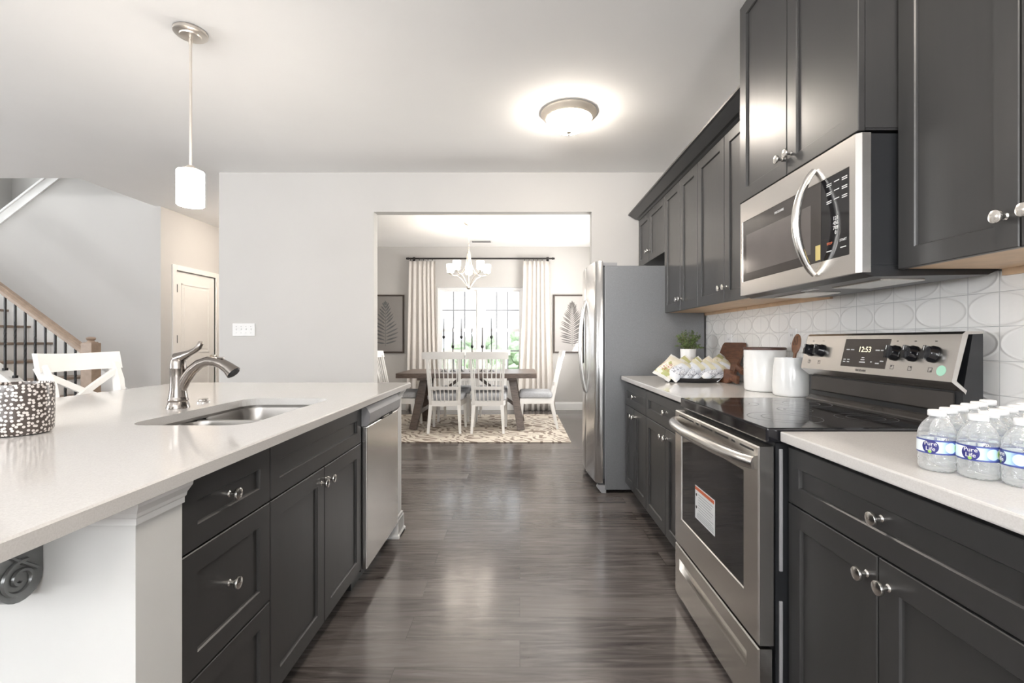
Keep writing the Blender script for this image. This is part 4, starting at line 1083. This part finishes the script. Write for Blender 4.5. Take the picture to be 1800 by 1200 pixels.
m = MB()
for k in range(6): m.box(-.77, -.47, 7.515+.024*k, 7.525+.024*k, H-.0095, H-.0078)
m.done('vent_slots', 'gasket', v)

# ------------------------------------------------------------------ dining table
def table():
    cx, cy = -.6875, 6.50; hw, hd = .90, .475; zt = .757
    t = thing('dining_table', 'dark wooden trestle dining table on the striped rug', 'table', (cx, cy, 0))
    m = MB(); m.box(cx-hw, cx+hw, cy-hd, cy+hd, zt-.062, zt, .005); m.done('tabletop', 'table_wood', t)
    m = MB()
    for sx in (-1, 1): m.box(cx+sx*.58-.06, cx+sx*.58+.06, cy-hd+.06, cy+hd-.06, zt-.095, zt-.063, .004)
    m.done('crossbeam', 'table_wood', t)
    for sx in (-1, 1):
        for sy in (-1, 1):
            m = MB(); m.bar((cx+sx*.585, cy+sy*.22, zt-.095), (cx+sx*.705, cy+sy*.35, .013), .095, .075, up=(0, 1, 0)); m.done('leg', 'table_wood', t)
        m = MB(); m.bar((cx+sx*.645, cy-.26, .24), (cx+sx*.645, cy+.26, .24), .05, .06); m.done('end_stretcher', 'table_wood', t)
        m = MB(); m.bar((cx+sx*.66, cy, .26), (cx+sx*.10, cy, zt-.07), .04, .045, up=(0, 1, 0)); m.done('brace', 'table_wood', t)
table()
m = MB(); m.box(-1.97, .59, 5.44, 7.45, .0005, .0125, .004)
tag(m.done('rug', 'striped_rug', None, loc=(-.69, 6.45, 0)), 'cream rug with brown tiger stripes beneath the dining table', 'rug')
RZ = .013
def dining_chair():
    t = thing('dining_chair', 'x', 'chair', (0, 0, 0), 'white spindle-back dining chairs')
    sw, sd = .235, .22
    # seat frame: front +y
    m = MB()
    m.loops([[(-.20, -sd, z), (.20, -sd, z), (.235, sd, z), (-.235, sd, z)] for z in (.335, .405)]); m.done('seat_frame', 'chair_white', t)
    m = MB(); rings = []
    for k, z in ((.96, .406), (1.02, .42), (1.03, .455), (.99, .478), (.90, .490)):
        p = rrect(-.225*k, .225*k, -.20*k, .225*k, .05, 4); rings.append([(x, y, z) for x, y in p])
    m.loops(rings); m.done('seat_cushion', 'cushion', t, True)
    for sx in (-1, 1):
        m = MB(); m.bar((sx*.205, .19, .345), (sx*.215, .215, 0), .044, .044, up=(0, 1, 0), w1=.028, h1=.028); m.done('leg', 'chair_white', t)
        m = MB(); m.bar((sx*.178, -.20, .36), (sx*.20, -.275, 0), .044, .044, up=(0, 1, 0), w1=.028, h1=.03); m.done('leg', 'chair_white', t)
        m = MB(); m.bar((sx*.178, -.205, .345), (sx*.205, -.335, .96), .038, .034, up=(0, 1, 0), w1=.028, h1=.026); m.done('back_post', 'chair_white', t)
    m = MB(); ln = lambda z: -.205-.13*(z-.345)/.615
    def rail(z0, z1, hw, bow, th):
        rings = []
        for i in range(13):
            u = 2*i/12-1; x = u*hw; dy = -bow*(1-u*u)
            rings.append([(x, ln(z0)+dy-th/2, z0), (x, ln(z0)+dy+th/2, z0), (x, ln(z1)+dy+th/2, z1+.006*(1-u*u)), (x, ln(z1)+dy-th/2, z1+.006*(1-u*u))])
        m.loops(rings)
    rail(.935, 1.02, .262, .03, .026); m.done('top_rail', 'chair_white', t, True)
    m = MB(); rail(.548, .585, .192, .022, .022); m.done('lower_rail', 'chair_white', t, True)
    for i in range(7):
        u = (i-3)/3.6; m = MB()
        m.tube([(u*.178, -.205-.010*(1-u*u), .39), (u*.188, ln(.565)-.021*(1-u*u), .565), (u*.196, ln(.75)-.026*(1-u*u), .75), (u*.205, ln(.94)-.03*(1-u*u), .942)], .0072, 8); m.done('spindle', 'chair_white', t, True)
    return t
ch = dining_chair()
ch.location = (-.948, 6.17, RZ); ch['label'] = 'white spindle-back chair at the kitchen side of the table, on the half nearer the hall'
dup(ch, (-.405, 6.17, RZ), 0, 'white spindle-back chair at the kitchen side of the table, toward the refrigerator')
dup(ch, (-.955, 6.98, RZ), pi, 'white spindle-back chair on the window side of the table, on the half nearer the hall')
dup(ch, (-.41, 6.98, RZ), pi, 'white spindle-back chair on the window side of the table, on the half nearer the refrigerator')
dup(ch, (.22, 6.42, RZ), pi/2, 'white spindle-back chair at the table end below the dark leaf picture')
dup(ch, (-1.60, 6.42, RZ), -pi/2, 'white spindle-back chair at the table end by the hall wall, half hidden by the island')

def candlesticks():
    X = (-1.041, -.917, -.80, -.654, -.514, -.39); tall = (1, 0, 1, 0, 0, 1)
    nm = ('first', 'second', 'third', 'fourth', 'fifth', 'sixth')
    for i in range(6):
        x, y, z = X[i], 6.45, .7575; hh = .475 if tall[i] else .345
        t = thing('candlestick', '%s black candlestick with grey taper, %s along the table counting away from the hall' % ('tall' if tall[i] else 'short', nm[i]), 'candlestick', (x, y, z), 'candlesticks on the dining table')
        m = MB(); m.lathe([(.042, 0), (.042, .004), (.026, .010), (.010, .022), (.0062, .04), (.0055, hh*.5), (.0062, hh-.035), (.012, hh-.025), (.019, hh-.015), (.019, hh+.005), (.013, hh+.01), (0, hh+.01)], (x, y, z), seg=18); m.done('stick', 'black_iron', t, True)
        m = MB(); m.cyl((x, y, z+hh+.008), (x, y, z+hh+.25), .0095, .006, 12); tp = m.done('taper_candle', 'candle_grey', t, True)
        m = MB(); m.cyl((x, y, z+hh+.249), (x, y, z+hh+.262), .001, seg=5); m.done('wick', 'ink_black', tp)
candlesticks()

# ------------------------------------------------------------------ curtains
def curtains():
    rz, ry = 2.555, YD-.09
    t = thing('curtain_rod', 'black curtain rod across the top of the dining window', 'curtain rod', (-.68, ry, rz))
    m = MB(); m.cyl((-1.87, ry, rz), (.54, ry, rz), .0135, seg=14); m.done('rod', 'rod_black', t, True)
    for x, s in ((-1.87, -1), (.54, 1)):
        m = MB(); m.lathe([(.0135, 0), (.022, .004), (.022, .018), (.012, .026), (.02, .034), (.012, .044), (0, .046)], (x, ry, rz), (s, 0, 0), 14); m.done('finial', 'rod_black', t, True)
    for x in (-1.80, .47):
        m = MB(); m.bar((x, ry, rz-.005), (x, YD-.001, rz-.005), .012, .012); m.box(x-.02, x+.02, YD-.008, YD-.001, rz-.05, rz+.04); m.done('bracket', 'rod_black', t)
    def panel(label, x0, x1, fl0, fl1, seed):
        rnd = random.Random(seed); n = 72; folds = 6
        t = thing('curtain', label, 'curtain', ((x0+x1)/2, ry, rz), 'window curtains')
        m = MB(); rings = []
        for j in range(19):
            v = j/18; z = rz-.045-(rz-.05)*v; w = v**1.5
            a, b = x0+(fl0-x0)*w, x1+(fl1-x1)*w; row = []
            for i in range(n+1):
                u = i/n; ph = 2*pi*folds*(u+.025*sin(7*u+seed)+.02*v*sin(5*u+seed*2))
                row.append((a+(b-a)*u+.008*sin(ph*2+seed), ry+.002-(.016+.018*v)*sin(ph)-.02*v*sin(3*u+seed)-.01, max(z, .004)))
            rings.append(row)
        m.loops(rings, closed=False, cap0=False, cap1=False); o = m.done('cloth', 'curtain_cloth', t, True)
        md = o.modifiers.new('thickness', 'SOLIDIFY'); md.thickness = .003
        for k in range(folds):
            xx = x0+(x1-x0)*(k+.25)/folds
            m = MB(); m.tube([(xx+.003*(a_ % 2), ry+.022*cos(a_*pi/8), rz-.010+.024*sin(a_*pi/8)) for a_ in range(17)], .003, 6); m.done('ring', 'rod_black', t, True)
    panel('long white curtain on the side of the leaf picture with the window glare', -1.86, -1.42, -1.90, -1.34, 1)
    panel('long white curtain on the side of the refrigerator and dark leaf picture', .06, .50, -.06, .60, 2)
curtains()

# ------------------------------------------------------------------ leaf pictures
def picture(label, x0, x1, z0, z1, mat, dense, seed):
    rnd = random.Random(seed); y = YD; cx, cz = (x0+x1)/2, (z0+z1)/2
    t = thing('picture', label, 'picture', (cx, y, cz), 'framed leaf prints')
    m = MB(); f = .026
    for a in ((x0, x0+f, z0, z1), (x1-f, x1, z0, z1), (x0+f, x1-f, z0, z0+f), (x0+f, x1-f, z1-f, z1)): m.box(a[0], a[1], y-.03, y-.001, a[2], a[3], .002)
    m.done('frame', 'frame_dark', t)
    m = MB(); m.box(x0+f, x1-f, y-.014, y-.010, z0+f, z1-f); pr = m.done('print', 'paper', t)
    m = MB(); yy = y-.0145; h = (z1-z0)
    def leaflet(px, pz, ang, l, w):
        d = Vector((cos(ang), 0, sin(ang))); s = Vector((-sin(ang), 0, cos(ang))); p = Vector((px, yy, pz)); b = 6
        up = [p+d*(l*k/b)+s*(w*sin(pi*k/b)**.8+.05*l*(k/b)**2) for k in range(b+1)]; dn = [p+d*(l*k/b)+s*(-w*sin(pi*k/b)**.8+.05*l*(k/b)**2) for k in range(1, b)]
        m.bm.faces.new([m.bm.verts.new(q_) for q_ in up+dn[::-1]])
    zb, zt_ = cz-h*.34, cz+h*.32; n = dense
    m.box(cx-.003, cx+.003, yy-.0002, yy+.0002, zb-.04, zt_)
    for k in range(n):
        u = k/(n-1); pz = zb+(zt_-zb)*u; l = (.21*(1-u)**.6+.06)*rnd.uniform(.9, 1.08)*(.75+.5*min(1, u*4)*.5)
        for s in (1, -1): a = radians(14+50*u+rnd.uniform(-4, 4)); leaflet(cx, pz, a if s > 0 else pi-a, l, .0105 if dense > 16 else .014)
    leaflet(cx, zt_, pi/2, .08, .012)
    m.done('leaf_print', mat, pr)
    m = MB(); m.box(x0+f, x1-f, y-.022, y-.020, z0+f, z1-f); m.done('glazing', 'picture_glass', t)
picture('framed dark palm leaf print between the curtain and the refrigerator', .565, 1.21, .965, 1.955, 'leaf_print', 22, 4)
picture('framed pale fern leaf print beside the opening, with window glare on its glass', -2.60, -1.965, .965, 1.955, 'leaf_print_pale', 13, 9)

# ------------------------------------------------------------------ counter stool
def stool():
    # back plane toward the living room, seat toward the island
    x, y0, y1 = -2.40, 2.37, 2.85; yc = (y0+y1)/2
    t = thing('bar_stool', 'white X-back bar stool pulled up to the island', 'stool', (x, yc, 0))
    m = MB()
    m.box(x+.02, x+.42, yc-.21, yc+.21, .735, .775, .01); m.done('seat', 'chair_white', t)
    for s in (-1, 1):
        m = MB(); m.sweep([(x+.02, yc+s*.185, 0), (x+.035, yc+s*.19, .40), (x+.035, yc+s*.195, .75), (x+.005, yc+s*.205, .95), (x-.035, yc+s*.215, 1.045)], .034, .045, up=(1, 0, 0)); m.done('back_post', 'chair_white', t)
        m = MB(); m.bar((x+.385, yc+s*.18, .735), (x+.41, yc+s*.20, 0), .038, .038, up=(0, 1, 0)); m.done('leg', 'chair_white', t)
        m = MB(); m.bar((x+.035, yc+s*.185, .30), (x+.395, yc+s*.185, .30), .022, .03); m.done('stretcher', 'chair_white', t)
    m = MB(); m.bar((x+.40, yc-.18, .22), (x+.40, yc+.18, .22), .03, .03); m.done('foot_rail', 'chair_white', t)
    m = MB(); rings = []
    for i in range(13):
        u = 2*i/12-1; yy = yc+u*.245; dx = -.035*(1-u*u)
        rings.append([(x-.028+dx, yy, 1.015), (x-.002+dx, yy, 1.015), (x-.020+dx, yy, 1.108+.006*u*u), (x-.046+dx, yy, 1.108+.006*u*u)])
    m.loops(rings); m.done('top_rail', 'chair_white', t, True)
    for s in (-1, 1):
        m = MB(); pts = []
        for i in range(9): u = i/8; pts.append((x+.032-.047*u**1.6-.02*sin(pi*u)+s*.004, yc+s*(-.19+.39*u), .80+.20*u))
        m.sweep(pts, .018, .032, up=(0, 0, 1)); m.done('cross_slat', 'chair_white', t)
stool()

# ------------------------------------------------------------------ staircase
def stairs():
    R, T = .193, .26; xs = -4.24; ya, yb = 4.76, 5.575
    t = thing('staircase', 'staircase with wooden treads and white risers along the grey wall', 'staircase', (xs, (ya+yb)/2, 0))
    for k in range(1, 10):
        x = xs-T*(k-1)
        m = MB(); m.box(x-T-.004, x+.028, ya, yb, k*R-.027, k*R, .006); m.done('tread', 'tread_oak', t)
        m = MB(); m.box(x-.018, x, ya, yb, (k-1)*R, k*R-.0275); m.done('riser', 'trim_white', t)
    def slope(x): return R+(xs-x)*R/T
    m = MB(); xe = xs-T*10
    m.prism([(xs+.03, 0), (xs+.03, slope(xs)-.05+.14), (xe, slope(xe)+.12), (xe, slope(xe)-.35), (xs-.5, 0)], 'y', yb+.002, 5.597); m.done('skirt_board', 'trim_white', t)
    m = MB(); m.prism([(xs-.02, 0), (xs-.02, slope(xs)-.02), (xe, slope(xe)+.02), (xe, slope(xe)-.55), (xs-.9, 0)], 'y', 4.66, 4.758)
    m.prism([(xs-.02, slope(xs)-.02), (xs-.02, slope(xs)+.005), (xe, slope(xe)+.045), (xe, slope(xe)+.02)], 'y', 4.645, 4.773); m.done('stringer', 'trim_white', t)
    m = MB(); m.box(-7.095, xe-.001, 4.745, 5.597, 10*R, 10*R+.03); m.done('landing', 'trim_white', t)
    r = thing('stair_railing', 'oak handrail and black iron balusters on the staircase, ending in a newel post', 'railing', (xs, 4.71, 0))
    nx = -4.31+.03; y = 4.71
    m = MB(); m.box(nx-.055, nx+.055, y-.055, y+.055, 0, 1.155, .006); nw = m.done('newel_post', 'oak_light', r)
    m = MB(); m.box(nx-.062, nx+.062, y-.062, y+.062, .62, .64, .003); m.box(nx-.04, nx+.04, y-.04, y+.04, 1.155, 1.165, .002); m.lathe([(.034, 1.165), (.03, 1.173), (.024, 1.178), (.034, 1.186), (.040, 1.198), (.036, 1.208), (.02, 1.214), (0, 1.216)], (nx, y, 0), seg=24); m.done('newel_cap', 'oak_light', nw, True)
    hz = lambda x: 1.095+(-4.36-x)*R/T
    m = MB(); x2 = xe-.1
    pr = [(-.028, -.035), (.028, -.035), (.030, -.005), (.022, .012), (.032, .022), (.022, .036), (-.022, .036), (-.032, .022), (-.022, .012), (-.030, -.005)]
    m.loops([[(x, y+a, hz(x)+b*1.2) for a, b in pr] for x in (nx-.04, x2)]); m.done('handrail', 'oak_light', r)
    for k in range(22):
        x = -4.435-.1*k
        if x < xe: break
        zb = slope(x)+.015+.04*(xs-x)/2.6; zt = hz(x)-.04
        m = MB(); m.box(x-.0075, x+.0075, y-.0075, y+.0075, zb, zt)
        if True:
            zc = zb+(zt-zb)*(.45 if k % 2 else .6); L = .11; rings = []
            for i in range(15):
                a = i*.45; rings.append([(x+.0115*cos(a+q_*pi/2), y+.0115*sin(a+q_*pi/2), zc-L+2*L*i/14) for q_ in range(4)])
            m.loops(rings)
        m.box(x-.016, x+.016, y-.016, y+.016, zb-.006, zb+.02, .003); m.done('baluster', 'black_iron', r)
stairs()
